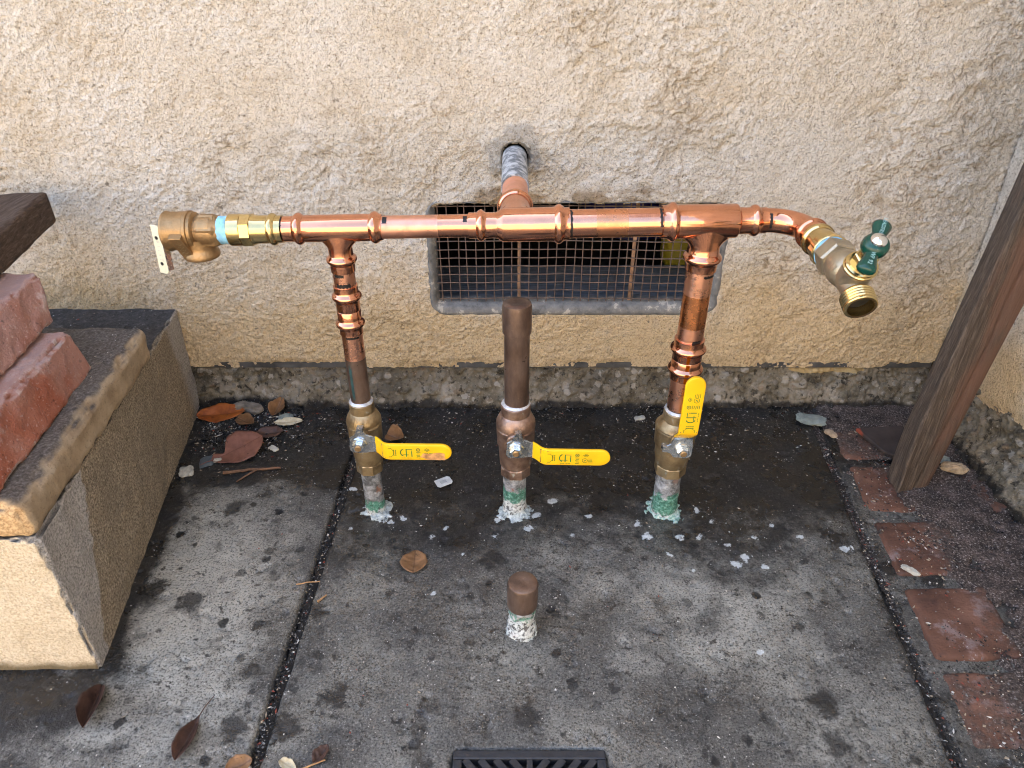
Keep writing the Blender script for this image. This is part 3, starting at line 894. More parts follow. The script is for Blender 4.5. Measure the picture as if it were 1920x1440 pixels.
L = loft_to([rr_loop(VX0 - .006, VX1 + .006, VZ0 - .005, VZ1 + .005, .024, .010), rr_loop(VX0 - .001, VX1 + .001, VZ0 - .0005, VZ1 + .001, .022, .0035),
             rr_loop(VX0 + .003, VX1 - .004, VZ0 + .004, VZ1 - .0005, .016, .0020), rr_loop(IX0 - .004, IX1 + .005, IZ0 - .006, IZ1 + .0015, .008, .0055),
             rr_loop(IX0, IX1, IZ0, IZ1, .003, .0125), rr_loop(IX0, IX1, IZ0, IZ1, .003, .030)])
V = np.concatenate(L); n = 320
V[:, 1] += .0008 * fbm(V[:, 0] * 70, V[:, 2] * 70, None, 3, 80)
F = np.array([(i * n + k, i * n + (k + 1) % n, (i + 1) * n + (k + 1) % n, (i + 1) * n + k) for i in range(5) for k in range(n)])
fr = link('frame', np_mesh('frame', V, F, M['frame']), vent)
wm_v = MB().lathe([(0, .00088), (.1515, .00088)], (0, 0, 0), (0, 0, 1), 6).mesh('wire', M['wire'])
nw = 31
for i in range(nw):
    x = IX0 + .0055 + i * .01275
    if x > IX1 - .001: break
    o = bpy.data.objects.new('wire', wm_v); COL.objects.link(o); o.parent = vent
    o.location = Vector((x + random.uniform(-.0004, .0004), .0125, IZ0 - .001)) - ORG[vent]
    o.rotation_euler = (0, random.gauss(.004, .012), 0)
wm_h = MB()
pts = [(IX0 - .001 + k * (IX1 - IX0 + .002) / 60, .0009 * math.sin(k * .5), .0016 * math.sin(k / 60 * math.pi * 1.3)) for k in range(61)]
wm_h.tube(pts, .00088, 6); wm_h = wm_h.mesh('wire', M['wire'])
for i in range(12):
    z = IZ0 + .006 + i * .0127
    if z > IZ1: break
    o = bpy.data.objects.new('wire', wm_h); COL.objects.link(o); o.parent = vent
    o.location = Vector((0, .0109, z - .002)) - ORG[vent]
for x in (.0105, .1745):
    mb = MB(); mb.box((x - .0024, .0145, IZ0 - .002), (x + .0024, .017, IZ1 + .002))
    mb.build('brace', M['bar'], vent, smooth=False)

# ---- pavement
pave = empty('pavement', (0, -.3, 0))
tag(pave, kind='structure')
JL = lambda y: -.2295 + .018 * (y + .25)          # left joint
JR = lambda y: .4450 + .115 * (y + .255)           # right joint
def slab(name, x0f, x1f, y0, mats, fine, seed, nx):
    ys = spaced((y0, -.66, .02), (-.66, -.60, .006), (-.60, .012, fine))
    t = np.linspace(0, 1, nx)
    T, Yg = np.meshgrid(t, ys, indexing='ij')
    X0, X1 = x0f(Yg), x1f(Yg)
    wob = .0016 * fbm(Yg * 40, Yg * 0 + seed, None, 3, seed)
    X = X0 + wob + (X1 - X0 - wob + .0016 * fbm(Yg * 40, Yg * 0 + seed, None, 3, seed + 4)) * T
    return X, Yg
def ground_h(X, Y, seed):
    h = .0016 * fbm(X * 9, Y * 9, None, 3, seed) + .0006 * fbm(X * 70, Y * 70, None, 3, seed + 1) + .0003 * vn(X * 330, Y * 330, None, seed + 2)
    pit = fbm(X * 48, Y * 48, None, 3, seed + 3)
    return h - .0018 * sst(.42, .6, pit)
BLK = lambda y: -.4212 - (y + .489) * .163        # right edge of the step at the ground
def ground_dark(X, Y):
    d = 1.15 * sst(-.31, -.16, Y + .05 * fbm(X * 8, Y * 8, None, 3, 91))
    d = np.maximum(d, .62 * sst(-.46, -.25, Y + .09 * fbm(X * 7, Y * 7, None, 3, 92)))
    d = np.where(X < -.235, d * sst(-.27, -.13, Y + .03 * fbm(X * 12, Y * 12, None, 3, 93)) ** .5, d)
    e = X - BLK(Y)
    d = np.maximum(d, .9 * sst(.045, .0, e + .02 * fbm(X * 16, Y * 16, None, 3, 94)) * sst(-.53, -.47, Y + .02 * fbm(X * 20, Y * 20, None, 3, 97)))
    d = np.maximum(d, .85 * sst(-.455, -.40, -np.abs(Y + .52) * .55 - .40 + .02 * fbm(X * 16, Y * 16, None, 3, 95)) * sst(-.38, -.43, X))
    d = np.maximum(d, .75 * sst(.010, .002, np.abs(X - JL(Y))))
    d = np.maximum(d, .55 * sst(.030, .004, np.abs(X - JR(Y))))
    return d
def ground_pale(X, Y):
    f = fbm(X * 5 + 1.7, Y * 5, None, 4, 141)
    a = np.exp(-(((X + .36) / .11) ** 2 + ((Y + .40) / .14) ** 2)) + .9 * np.exp(-(((X - .22) / .17) ** 2 + ((Y + .42) / .10) ** 2)) + .6 * np.exp(-(((X + .30) / .10) ** 2 + ((Y + .56) / .07) ** 2))
    a += .5 * np.exp(-(((X - .33) / .10) ** 2 + ((Y + .56) / .06) ** 2)) + .35 * np.exp(-(((X + .05) / .14) ** 2 + ((Y + .36) / .05) ** 2))
    return np.clip(.75 * a + .55 * f, -1, 1.3)
SPL = [(-.178, -.25, .016), (.0035, -.255, .018), (.196, -.252, .018), (.03, -.262, .008), (-.02, -.30, .007), (.055, -.235, .010), (.02, -.285, .009), (.16, -.275, .008), (.17, -.30, .008),
       (.235, -.30, .007), (.255, -.275, .006), (.24, -.25, .006), (.285, -.335, .009), (.27, -.345, .008), (.30, -.35, .006), (-.085, -.285, .006), (-.10, -.30, .005), (-.09, -.39, .005),
       (.41, -.32, .010), (.26, -.47, .005), (.28, -.473, .004), (.21, -.30, .007), (.075, -.30, .006), (.10, -.262, .006), (-.215, -.21, .006), (-.235, -.23, .005), (.19, -.33, .006), (.215, -.355, .005),
       (.305, -.30, .006), (.33, -.28, .005), (-.14, -.265, .007), (-.155, -.275, .006), (-.02, -.27, .008), (-.205, -.285, .005), (-.06, -.33, .004), (.13, -.34, .004), (.36, -.30, .005), (.265, -.315, .005)]
def ground_white(X, Y):
    wv = np.zeros_like(X)
    for x, y, r in SPL:
        wv = np.maximum(wv, 1.0 * sst(1.35, .15, np.hypot(X - x, Y - y) / r + .5 * vn(X * 160, Y * 160, None, 13)))
    return wv
# left slab
X, Yg = slab('slab', lambda y: y * 0 - 2.6, lambda y: JL(y) - .0045, -2.2, None, .0022, 5, 10)
tx = np.concatenate([np.linspace(-2.6, -.68, 20)[:-1], np.linspace(-.68, -.226, 206)])
ys = spaced((-2.2, -.64, .03), (-.64, .012, .0022))
T, Yg = np.meshgrid(tx, ys, indexing='ij')
end = JL(Yg) - .0045 + .0016 * fbm(Yg * 40, Yg * 0 + 2, None, 3, 14)
X = np.where(T > -.68, -.68 + (T + .68) * (end + .68) / (-.226 + .68), T)
hz = ground_h(X, Yg, 101) - .010 * sst(.0035, -.0008, end - X)
V = np.stack([X, Yg, hz], -1).reshape(-1, 3)
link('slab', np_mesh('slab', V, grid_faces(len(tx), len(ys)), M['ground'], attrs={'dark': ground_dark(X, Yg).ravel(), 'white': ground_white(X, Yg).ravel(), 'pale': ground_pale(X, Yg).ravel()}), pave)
# middle slab
tx = np.linspace(0, 1, 330)
T, Yg = np.meshgrid(tx, ys, indexing='ij')
a = JL(Yg) + .0045 + .0016 * fbm(Yg * 40, Yg * 0 + 3, None, 3, 15); b = JR(Yg) - .004 + .0016 * fbm(Yg * 40, Yg * 0 + 4, None, 3, 16)
b = np.where(Yg < -.66, JR(-.66) - .004 + (Yg + .66) * .03, b)
X = a + (b - a) * T
hz = ground_h(X, Yg, 202) - .010 * sst(.0035, -.0008, np.minimum(X - a, b - X))
DX0, DX1, DY0, DY1 = -.0555, .0875, -.716, -.5735
sdd = in_round_rect(X, Yg, DX0, DX1, DY0, DY1, .010)
hz -= .012 * sst(.0015, -.002, sdd)
gone = sdd < -.004
kf = ~(gone[:-1, :-1] & gone[1:, 1:] & gone[1:, :-1] & gone[:-1, 1:])
V = np.stack([X, Yg, hz], -1).reshape(-1, 3)
V, F, at = drop_loose(V, grid_faces(len(tx), len(ys), kf), {'dark': ground_dark(X, Yg).ravel(), 'white': ground_white(X, Yg).ravel(), 'pale': ground_pale(X, Yg).ravel()})
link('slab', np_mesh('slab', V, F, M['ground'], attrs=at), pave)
# bed of mortar under the brick edging
tx = np.linspace(0, 1, 130)
T, Yg = np.meshgrid(tx, spaced((-2.2, -.64, .03), (-.64, .012, .0025)), indexing='ij')
a = np.where(Yg < -.66, JR(-.66) + .004 + (Yg + .66) * .03, JR(Yg) + .004 + .0016 * fbm(Yg * 40, Yg * 0 + 5, None, 3, 17))
X = a + (.70 - a) * T
hz = ground_h(X, Yg, 303) - .0035 - .008 * sst(.0035, -.0008, X - a)
dk = .36 + .5 * sst(-.2, -.1, Yg) + .25 * sst(.51, .57, X)
V = np.stack([X, Yg, hz], -1).reshape(-1, 3)
link('mortar_bed', np_mesh('mortar_bed', V, grid_faces(len(tx), Yg.shape[1]), M['ground'], attrs={'dark': dk.ravel(), 'white': np.zeros(X.size), 'pale': np.full(X.size, -.1)}), pave)
# gritty soil washed over the brick edging
gx, gy = np.meshgrid(spaced((.43, .68, .0025)), spaced((-.75, .0, .0025)), indexing='ij')
bias = -.62 + 1.0 * sst(JR(gy) + .055, JR(gy) + .135, gx) + .75 * sst(-.17, -.06, gy) + .55 * np.exp(-(((gx - .53) / .05) ** 2 + ((gy + .235) / .03) ** 2)) - .35 * np.exp(-(((gx - .635) / .03) ** 2 + ((gy + .21) / .05) ** 2)) - 1.2 * sst(JR(gy) + .014, JR(gy) + .004, gx)
cov = bias + .95 * fbm(gx * 34, gy * 34, None, 5, 161, .62)
gz = np.where(cov > 0, .0004 + .0030 * np.clip(cov, 0, .8) + .0007 * vn(gx * 330, gy * 330, None, 162), -.004 + np.clip(cov, -.08, 0) * .03)
V = np.stack([gx, gy, gz], -1).reshape(-1, 3)
SO = NT('gritty_soil', rough=.9, spec=.3)
Wd_ = SO.co('World')
c_ = SO.ramp(SO.noise(40, 5, .65, Wd_), [(.3, (.030, .024, .021)), (.5, (.075, .058, .050)), (.7, (.14, .105, .09))])
g_ = SO.noise(420, 3, .75, Wd_)
c_ = SO.mix(SO.math('MULTIPLY', SO.step(g_, .56, .64), .85), c_, (.36, .32, .29)); c_ = SO.mix(SO.math('MULTIPLY', SO.step(g_, .47, .38), .8), c_, (.008, .007, .006))
SO.color(c_); SO.bump(g_, .0022, 1)
tag(link('soil', np_mesh('soil', V, grid_faces(gx.shape[0], gx.shape[1]), SO.mat)), 'dark gritty soil washed over the brick edging', 'soil', kind='stuff')
# bottom of the joints and under the drain
mb = MB(); mb.add([(-2.6, -2.2, -.011), (.72, -2.2, -.011), (.72, .01, -.011), (-2.6, .01, -.011)], [(0, 1, 2, 3)])
mb.build('joint_soil', M['dirt'], pave, smooth=False)
# bricks let into the mortar
rows = [(-.058, -.142), (-.160, -.252), (-.271, -.3610), (-.380, -.476), (-.4915, -.5720), (-.590, -.680)]
for ri, (y1, y0) in enumerate(rows):
    xa = JR((y0 + y1) / 2) + .022
    for ci, (x0, x1) in enumerate(((xa, xa + .094), (xa + .106, xa + .20))):
        if x1 > .70: x1 = .665
        if x1 - x0 < .03 or (ci == 1 and ri in (0, 2, 3)): continue
        if ri == 4 and ci == 0: x1 = xa + .15
        if ri == 4 and ci == 1: continue
        V, F = rough_box((x1 - x0, y1 - y0, .03), .0030, .006, .0030, 45, ri * 7 + ci)
        sh = .115 * (V[:, 1])
        V = V + np.array([(x0 + x1) / 2, (y0 + y1) / 2, -.0148 + .001 * math.sin(ri * 3 + ci)]); V[:, 0] += sh
        V[:, 2] += .0008 * fbm(V[:, 0] * 80, V[:, 1] * 80, None, 3, 5)
        dk = (.05 + .75 * sst(x0 + .035, x0 + .085, V[:, 0]) if ci == 0 else .85) + .6 * sst(-.21, -.10, V[:, 1]) + (.42 if ri == 4 else 0) - (.35 if (ri, ci) in ((1, 1), (3, 0)) else 0)
        link('brick', np_mesh('brick', V, F, M['paver'], attrs={'dark': dk}), pave)

# ================================================================== OBJECTS
# ---- concrete step in the corner
st = empty('concrete_step', (-.47, -.25, 0))
tag(st, 'low concrete step with a front tinted sunlit cream and damp brown side against the wall', 'step')
def chips(seed, amp=.004):
    def f(V, N):
        e = (np.abs(N) > .25).sum(1) >= 2
        return -amp * e * np.clip(fbm(V[:, 0] * 60, V[:, 1] * 60, V[:, 2] * 60, 4, seed) + .15, 0, 1)
    return f
C8 = [(-.93, -.489, -.008), (-.4212, -.4892, -.008), (-.95, .004, -.008), (-.5005, .004, -.008),
      (-.93, -.489, .183), (-.4215, -.489, .183), (-.95, .004, .166), (-.4985, .004, .166)]
V, F = rough_box((.50, .49, .18), .0030, .0035, .0022, 45, 3, C8, chips(8, .012))
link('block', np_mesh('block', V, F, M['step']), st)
V, F = rough_box((.47, .32, .040), .0030, .011, .0026, 40, 4,
                 [(-.93, -.4905, .1815), (-.4195, -.4905, .1815), (-.93, -.158, .1745), (-.4600, -.158, .1745),
                  (-.93, -.489, .223), (-.4225, -.489, .223), (-.93, -.158, .224), (-.4570, -.158, .224)], chips(9, .005))
link('paver_cap', np_mesh('paver_cap', V, F, M['cap']), st)

# ---- loose bricks
def loose_brick(name, corners, mat, label, seed, loc):
    V, F = rough_box((.1, .21, .05), .0022, .0045, .0024, 60, seed, corners, chips(seed + 3, .010))
    return tag(link(name, np_mesh(name, V, F, mat), loc=loc), label, 'brick', 'loose bricks piled on the step')
loose_brick('loose_brick', [(-.575, -.481, .2225), (-.4455, -.481, .2225), (-.60, -.258, .2195), (-.471, -.258, .2195),
                            (-.585, -.480, .272), (-.463, -.478, .272), (-.61, -.262, .270), (-.485, -.258, .270)],
            M['brick_lower'], 'lower chipped red brick lying on the tan step, with a bright orange corner', 21, (-.52, -.37, .22))
loose_brick('loose_brick', [(-.61, -.46, .2735), (-.482, -.46, .2735), (-.635, -.243, .2715), (-.508, -.243, .2715),
                            (-.62, -.43, .318), (-.510, -.43, .318), (-.64, -.206, .316), (-.530, -.206, .316)],
            M['brick_upper'], 'upper dusty pink red brick with a whitish top, stacked on another brick', 33, (-.56, -.34, .272))
# ---- beam end above the bricks
def beam_shape():
    d = Vector((.19, -1, 0)).normalized(); s = Vector((-1, -.19, 0)).normalized()
    a = Vector((-.5930, -.050, 0)); Ln, Wd = .60, .11
    b = a + d * Ln
    cs = []
    for z in (.3185, .3590):
        for p in (b, a):
            cs += [tuple((p + s * Wd) + Vector((0, 0, z))), tuple(p + Vector((0, 0, z)))]
    return cs
V, F = rough_box((.11, .60, .039), .004, .004, .0012, 40, 5, beam_shape(), chips(12, .003))
tag(link('wooden_beam', np_mesh('wooden_beam', V, F, M['beam']), loc=(-.6, -.3, .32)), 'dark brown timber beam resting on the stacked bricks, its end near the wall', 'beam')

# ---- post
P0 = Vector((.536, -.208, -.001))
def post_shape():
    q0 = [(.5075, -.2205), (.569, -.2045), (.515, -.180), (.575, -.168)]      # foot: front-left, front-right, back-left, back-right
    lean = Vector((.038, .010))
    cs = []
    for z in (-.006, .95):
        for i, (x, y) in enumerate(q0): cs.append((x + (.036, .047)[i & 1] * z / .43, y + lean.y * z / .43, z))
    return cs
def post_extra(V, N):
    g = vn(V[:, 0] * 260, V[:, 1] * 260, V[:, 2] * 5, 44)
    crack = np.exp(-(((V[:, 0] - .006 + .004 * vn(V[:, 2] * 7, V[:, 2] * 0, None, 4)) / .0016) ** 2)) * (V[:, 1] < 0)
    return .0011 * g + .0012 * vn(V[:, 0] * 90, V[:, 1] * 90, V[:, 2] * 3, 45) - .004 * crack
V, F = rough_box((.062, .040, .95), .0022, .006, .0, 30, 6, post_shape(), post_extra)
# the foot is sawn off at a slant and a chip is missing at the left arris
lo = sst(.10, .0, V[:, 2])
V[:, 0] += .010 * lo * sst(.53, .505, V[:, 0])
V[:, 0] += .004 * np.sin(V[:, 2] * 26) * sst(.525, .50, V[:, 0])
pst = tag(link('wooden_post', np_mesh('wooden_post', V, F, M['post']), loc=P0), 'weathered brown wooden post leaning in the corner beside the side wall', 'post')

# ================================================================== PLUMBING
BY = -.25                              # the risers and the bar stand in this plane
XL, XC, XR = -.1780, .0045, .1985
def BZ(x): return .3865 + .019 * x

man = empty('copper_manifold', (.0, BY, 0))
tag(man, 'shiny copper pipe manifold joining two risers, with a relief valve and a hose tap', 'pipework')
AX = Vector((1, 0, .019)).normalized()
def on_bar(x): return Vector((0, BY, BZ(0)))
def bar_lathe(prof, n=48):
    """profile along the bar given in x"""
    mb = MB(); mb.lathe(prof, (0, BY, BZ(0)), AX, n); return mb

rp, rq = .0116, .0145                   # 3/4 inch and 1 inch tube
def fit(x0, x1, r):                     # a rolled fitting mouth
    return [(x0, r - .0012), (x0 + .0006, r), (x1, r)]

# tee 1
t1 = bar_lathe([(-.2325, .0105), (-.2322, .0128), (-.2255, .0128)] + bead(-.2170, .010, .0132, .0163) + [(-.2105, .0138), (-.150, .0138)] + bead(-.1395, .010, .0136, .0163) + [(-.1322, .0128), (-.1318, .0105)])
def branch(mb, o, ax, Rm, rb, fl, h1, prof, n=48):
    """branch of a tee: drawn out of the run (radius Rm) with a fillet along the bar, then a turned profile"""
    o = Vector(o); d = Vector(ax); e1 = Vector((1, 0, 0)); e2 = d.cross(e1); T = 9
    vs, fs = [], []
    for i in range(T + 1):
        t = i / T
        for k in range(n):
            a = 2 * math.pi * k / n
            yv = rb * math.sin(a); h0 = math.sqrt(max(0, Rm * Rm - yv * yv)) - .0005
            ht = h0 + (h1 - h0) * t
            vs.append(o + d * ht + e1 * ((rb + fl * (1 - math.sin(t * math.pi / 2))) * math.cos(a)) + e2 * yv)
    for i in range(T):
        for k in range(n): fs.append((i * n + k, i * n + (k + 1) % n, (i + 1) * n + (k + 1) % n, (i + 1) * n + k))
    mb.add(vs, fs)
    mb.lathe([(h1, rb)] + prof, o, ax, n); return mb
branch(t1, (XL, BY, BZ(XL)), (0, 0, -1), .0138, .0125, .0065, .0215, [(.0275, .0125)] + bead(.0335, .0095, .0128, .0160) + [(.040, .0129), (.0465, .0127), (.0468, .0105)])
# pressed flats beside the ring
tee1 = t1.build('tee_fitting', M['cu'], man)
# tee 2 (reducing, branch to the wall)
t2 = bar_lathe([(-.0442, .0105), (-.0438, .0131), (-.0385, .0131)] + bead(-.0315, .009, .0133, .0160) + [(-.0255, .0131), (-.0170, .0129), (-.0145, .0136), (-.0105, .0166), (-.008, .0172), (.040, .0172)]
               + bead(.0475, .0095, .0174, .0200) + [(.0535, .0166), (.0580, .0166), (.0582, .0135)])
branch(t2, (.0035, BY, BZ(0)), (0, 1, 0), .0172, .0164, .006, .026, [(.046, .0166)] + bead(.055, .0095, .0168, .0198) + [(.062, .0166), (.068, .0164), (.0682, .014)])
tee2 = t2.build('tee_fitting', M['cu'], man)
# tee 3
t3 = bar_lathe([(.1512, .0135), (.1514, .0168), (.1560, .0168)] + bead(.1625, .0095, .0172, .0200) + [(.1685, .0172), (.2262, .0172), (.2275, .0166), (.2295, .0136), (.2365, .0132)] + bead(.2455, .009, .0134, .0160) + [(.2515, .0131), (.2568, .0130), (.2570, .0105)])
branch(t3, (XR, BY, BZ(XR)), (0, 0, -1), .0172, .0162, .0085, .0265, [(.0325, .0165)] + bead(.0385, .0100, .0170, .0202) + [(.0450, .0166), (.0520, .0163), (.0522, .0135)])
tee3 = t3.build('tee_fitting', M['cu'], man)

def marks(parent, *strokes):
    for st_ in strokes:
        k = MB(); band(k, *st_); k.build('marker_stroke', M['marker'], parent)
def band(mb, o, ax, u0, u1, r, a0, a1, ru=0.0, n=14):
    """a marker stroke on a pipe: a curved patch between angles a0..a1 (0 = facing front)"""
    ax = Vector(ax).normalized(); o = Vector(o)
    fr_ = Vector((0, -1, 0)); fr_ = (fr_ - ax * fr_.dot(ax)).normalized(); e2 = ax.cross(fr_)
    if abs(ax.x) > .5: e2 = -e2            # on the bar positive angles run up
    vs, fs = [], []
    for k in range(n + 1):
        a = R(a0 + (a1 - a0) * k / n)
        d = fr_ * math.cos(a) + e2 * math.sin(a)
        j = ru * math.sin(k * 1.7)
        taper = .82 + .18 * math.sin(k * 2.1 + u0 * 900)
        for u in ((u0 + u1) / 2 - (u1 - u0) / 2 * taper + j, (u0 + u1) / 2 + (u1 - u0) / 2 * taper + j):
            vs.append(o + ax * u + d * r)
    for k in range(n): fs.append((2 * k, 2 * k + 1, 2 * k + 3, 2 * k + 2))
    mb.add(vs, fs); return mb
BO = (0, BY, BZ(0))
# tubes of the bar
p1 = bar_lathe([(-.1330, rp), (-.075, rp), (-.0748, rp, 1), (-.0435, rp, 1)], 48)
p1.m = [1 if m == 1 else 0 for m in p1.m]
pipe1 = p1.build('pipe', [M['cux'], M['cuxp']], man)
marks(pipe1, (BO, AX, -.1310, -.1255, rp + .00025, 38, 78), (BO, AX, -.0495, -.0448, rp + .00025, 38, 74))
p2 = bar_lathe([(.0575, rq, 0), (.0845, rq, 0), (.0846, rq, 1), (.1165, rq, 1), (.1166, rq, 0), (.1520, rq, 0)], 48)
pipe2 = p2.build('pipe', [M['cuxp'], M['cuxd']], man)
marks(pipe2, (BO, AX, .0584, .0612, rq + .00025, -35, 85, .0003), (BO, AX, .1480, .1512, rq + .00025, 0, 90, .0003))
# branch to the wall: copper then grey painted pipe
pw = MB().lathe([(.066, .0148, 0), (.1265, .0148, 0)], (.0035, BY, BZ(0)), (0, 1, 0), 40)
pw.build('pipe', M['cuy'], man)
gp = MB()
pr = [(.1225 + k * .004, .0163) for k in range(34)]
gp.lathe(pr, (.0035, BY, BZ(0)), (0, 1, 0), 56)
gp.v = [(x + 0, y + (.006 * float(fbm(np.array([x * 130]), np.array([z * 130]), None, 3, 4)[0]) if y < BY + .124 else 0), z) for x, y, z in gp.v]
gp.build('painted_pipe', M['gpipe'], man)
# marks on tee mouths
marks(tee1, (BO, AX, -.2375, -.2318, .01345, 34, 88, .0003))

# ---- left riser
def riser(name, x, prof, mats, zlist=None, n=44, parent=man):
    return MB().lathe(prof, (x, BY, 0), (0, 0, 1), n).build(name, mats, parent)
pr_ = riser('pipe', XL, [(.314, rp), (.342, rp)], M['cuz'])
marks(pr_, ((XL, BY, 0), (0, 0, 1), .3325, .3362, rp + .00025, -40, 12), ((XL, BY, 0), (0, 0, 1), .3205, .3255, rp + .00025, -32, 42, .0005))
def coupling(x, z0, z1, r, rb):
    return MB().lathe([(z0, r - .002), (z0 + .0004, r), (z0 + .006, r)] + bead(z0 + .0125, .0095, r + .0003, rb) + [(z0 + .019, r), ((z0 + z1) / 2 - .0006, r), ((z0 + z1) / 2, r - .0004), ((z0 + z1) / 2 + .0006, r), (z1 - .019, r)]
                      + bead(z1 - .0125, .0095, r + .0003, rb) + [(z1 - .006, r), (z1 - .0004, r), (z1, r - .002)], (x, BY, 0), (0, 0, 1), 48)
c1 = coupling(XL, .2625, .3200, .0129, .0160).build('coupling', M['cu'], man)
mk = MB()
for k, (u, v0) in enumerate(((-26, .300), (8, .300), (-26, .285), (8, .285))):
    band(mk, (XL, BY, 0), (0, 0, 1), v0, v0 + .0005, .01305, u, u + 20, 0, 5)
mk.build('stamped_mark', M['cuzd'], c1)
pr_ = riser('pipe', XL, [(.165, rp, 1), (.231, rp, 1), (.2312, rp, 0), (.264, rp, 0)], [M['cuz'], M['old']])
marks(pr_, ((XL, BY, 0), (0, 0, 1), .2590, .2618, rp + .00025, -22, 50))
M['flux'] = simple('green_flux_streak', (.035, .085, .085, 1), .5, .3, var=.4, nscale=120)
mk = MB(); band(mk, (XL, BY, 0), (0, 0, 1), .176, .228, rp + .0003, -34, -16, 0, 6); mk.build('flux_streak', M['flux'], pr_)
# ---- right riser
pr_ = riser('pipe', XR, [(.247, rq, 0), (.272, rq, 0), (.2722, rq, 1), (.3105, rq, 1), (.3107, rq, 0), (.342, rq, 0)], [M['cuz'], M['cuzd']])
marks(pr_, ((XR, BY, 0), (0, 0, 1), .3325, .3358, rq + .00025, 4, 62, .0003), ((XR, BY, 0), (0, 0, 1), .2545, .2590, rq + .00025, -2, 40, .0003))
coupling(XR, .2040, .2555, .0166, .0200).build('coupling', M['cu'], man)
pr_ = riser('pipe', XR, [(.155, rq, 1), (.163, rq, 1), (.1632, rq, 0), (.206, rq, 0)], [M['cuz'], M['old']])
marks(pr_, ((XR, BY, 0), (0, 0, 1), .2000, .2035, rq + .00025, 20, 60))

# ---- ball valves
def print_marks(mbg, mbp, o, ex, ey):
    """the printed logo and approvals on a yellow grip; ex along the grip, ey across (up when it lies to the right)"""
    k = .001
    arc = lambda cx, cy, r, a0, a1, n=10: [(mx(cx / k) * k + r * math.cos(R(a0 + (a1 - a0) * i / n)) * k, cy + r * math.sin(R(a0 + (a1 - a0) * i / n)) * k) for i in range(n + 1)]
    mx = lambda a: 36 + (a - 18) * .74
    P = lambda *p: [(mx(a) * k, b * k) for a, b in p]
    x0 = 38
    mbg.stroke(arc((x0 + 6.5) * k, .1 * k, 5.6, 118, 242), .0013, o, ex, ey)                 # the C shaped sweep
    mbg.stroke(P((x0 + 2, -3.0), (x0 + 11.5, -3.0)), .0009, o, ex, ey)                        # foot bar
    mbg.stroke(P((x0 + 8, 5.0), (x0 + 8, -5.6)), .0013, o, ex, ey)                            # upright
    mbg.stroke(P((x0 + 8, 4.6), (x0 + 17, 4.6)), .0009, o, ex, ey)                            # F arm
    mbg.stroke(P((x0 + 16.4, 1.2), (x0 + 16.4, -5.4)), .0013, o, ex, ey)                      # i
    mbg.stroke(P((x0 + 16.4, 3.0), (x0 + 16.4, 2.0)), .0012, o, ex, ey)
    for a in (x0, x0 + 4, x0 + 9, x0 + 13): mbp.stroke(P((a, -7.6), (a + 3, -7.6)), .0007, o, ex, ey)
    mbp.stroke(arc(16 * k, 0, 7.5, -55, 55), .0006, o, ex, ey)                               # turning arrow
    for yy in (5.6, -6.2): mbp.stroke(P((18.2, yy), (22.6, yy)), .0008, o, ex, ey)
    for xx in (26.5, 29.5):
        for yy in (-4.5, -2.2, .1, 2.4): mbp.stroke(P((xx, yy), (xx, yy + 1.6)), .0012, o, ex, ey)
    mbg.stroke(arc(64.5 * k, 4.2 * k, 2.1, 0, 360, 12), .0008, o, ex, ey); mbg.stroke(P((63.4, 4.0), (65.6, 4.4)), .0011, o, ex, ey)
    for j, yy in enumerate((.6, -1.4, -3.4, -5.2, -7.2)): mbp.stroke(P((61.5 + j % 2, yy), (67.8 - (j % 3) * .6, yy - .3)), .0009, o, ex, ey)
    mbp.stroke(P((74, 4.2), (78, 6.4), (82, 4.2), (78, 2.0), (74, 4.2)), .0006, o, ex, ey); mbp.stroke(P((76.4, 4.2), (79.8, 4.2)), .0011, o, ex, ey)
    mbp.stroke(arc(76.6 * k, -3.2 * k, 3.0, 0, 360, 14), .0007, o, ex, ey); mbg.stroke(P((75.3, -4.2), (77.9, -2.4)), .0012, o, ex, ey)
    for yy in (-.8, -2.6, -4.4, -6.4): mbp.stroke(P((81.6, yy), (87 - yy * .3, yy)), .0007, o, ex, ey)

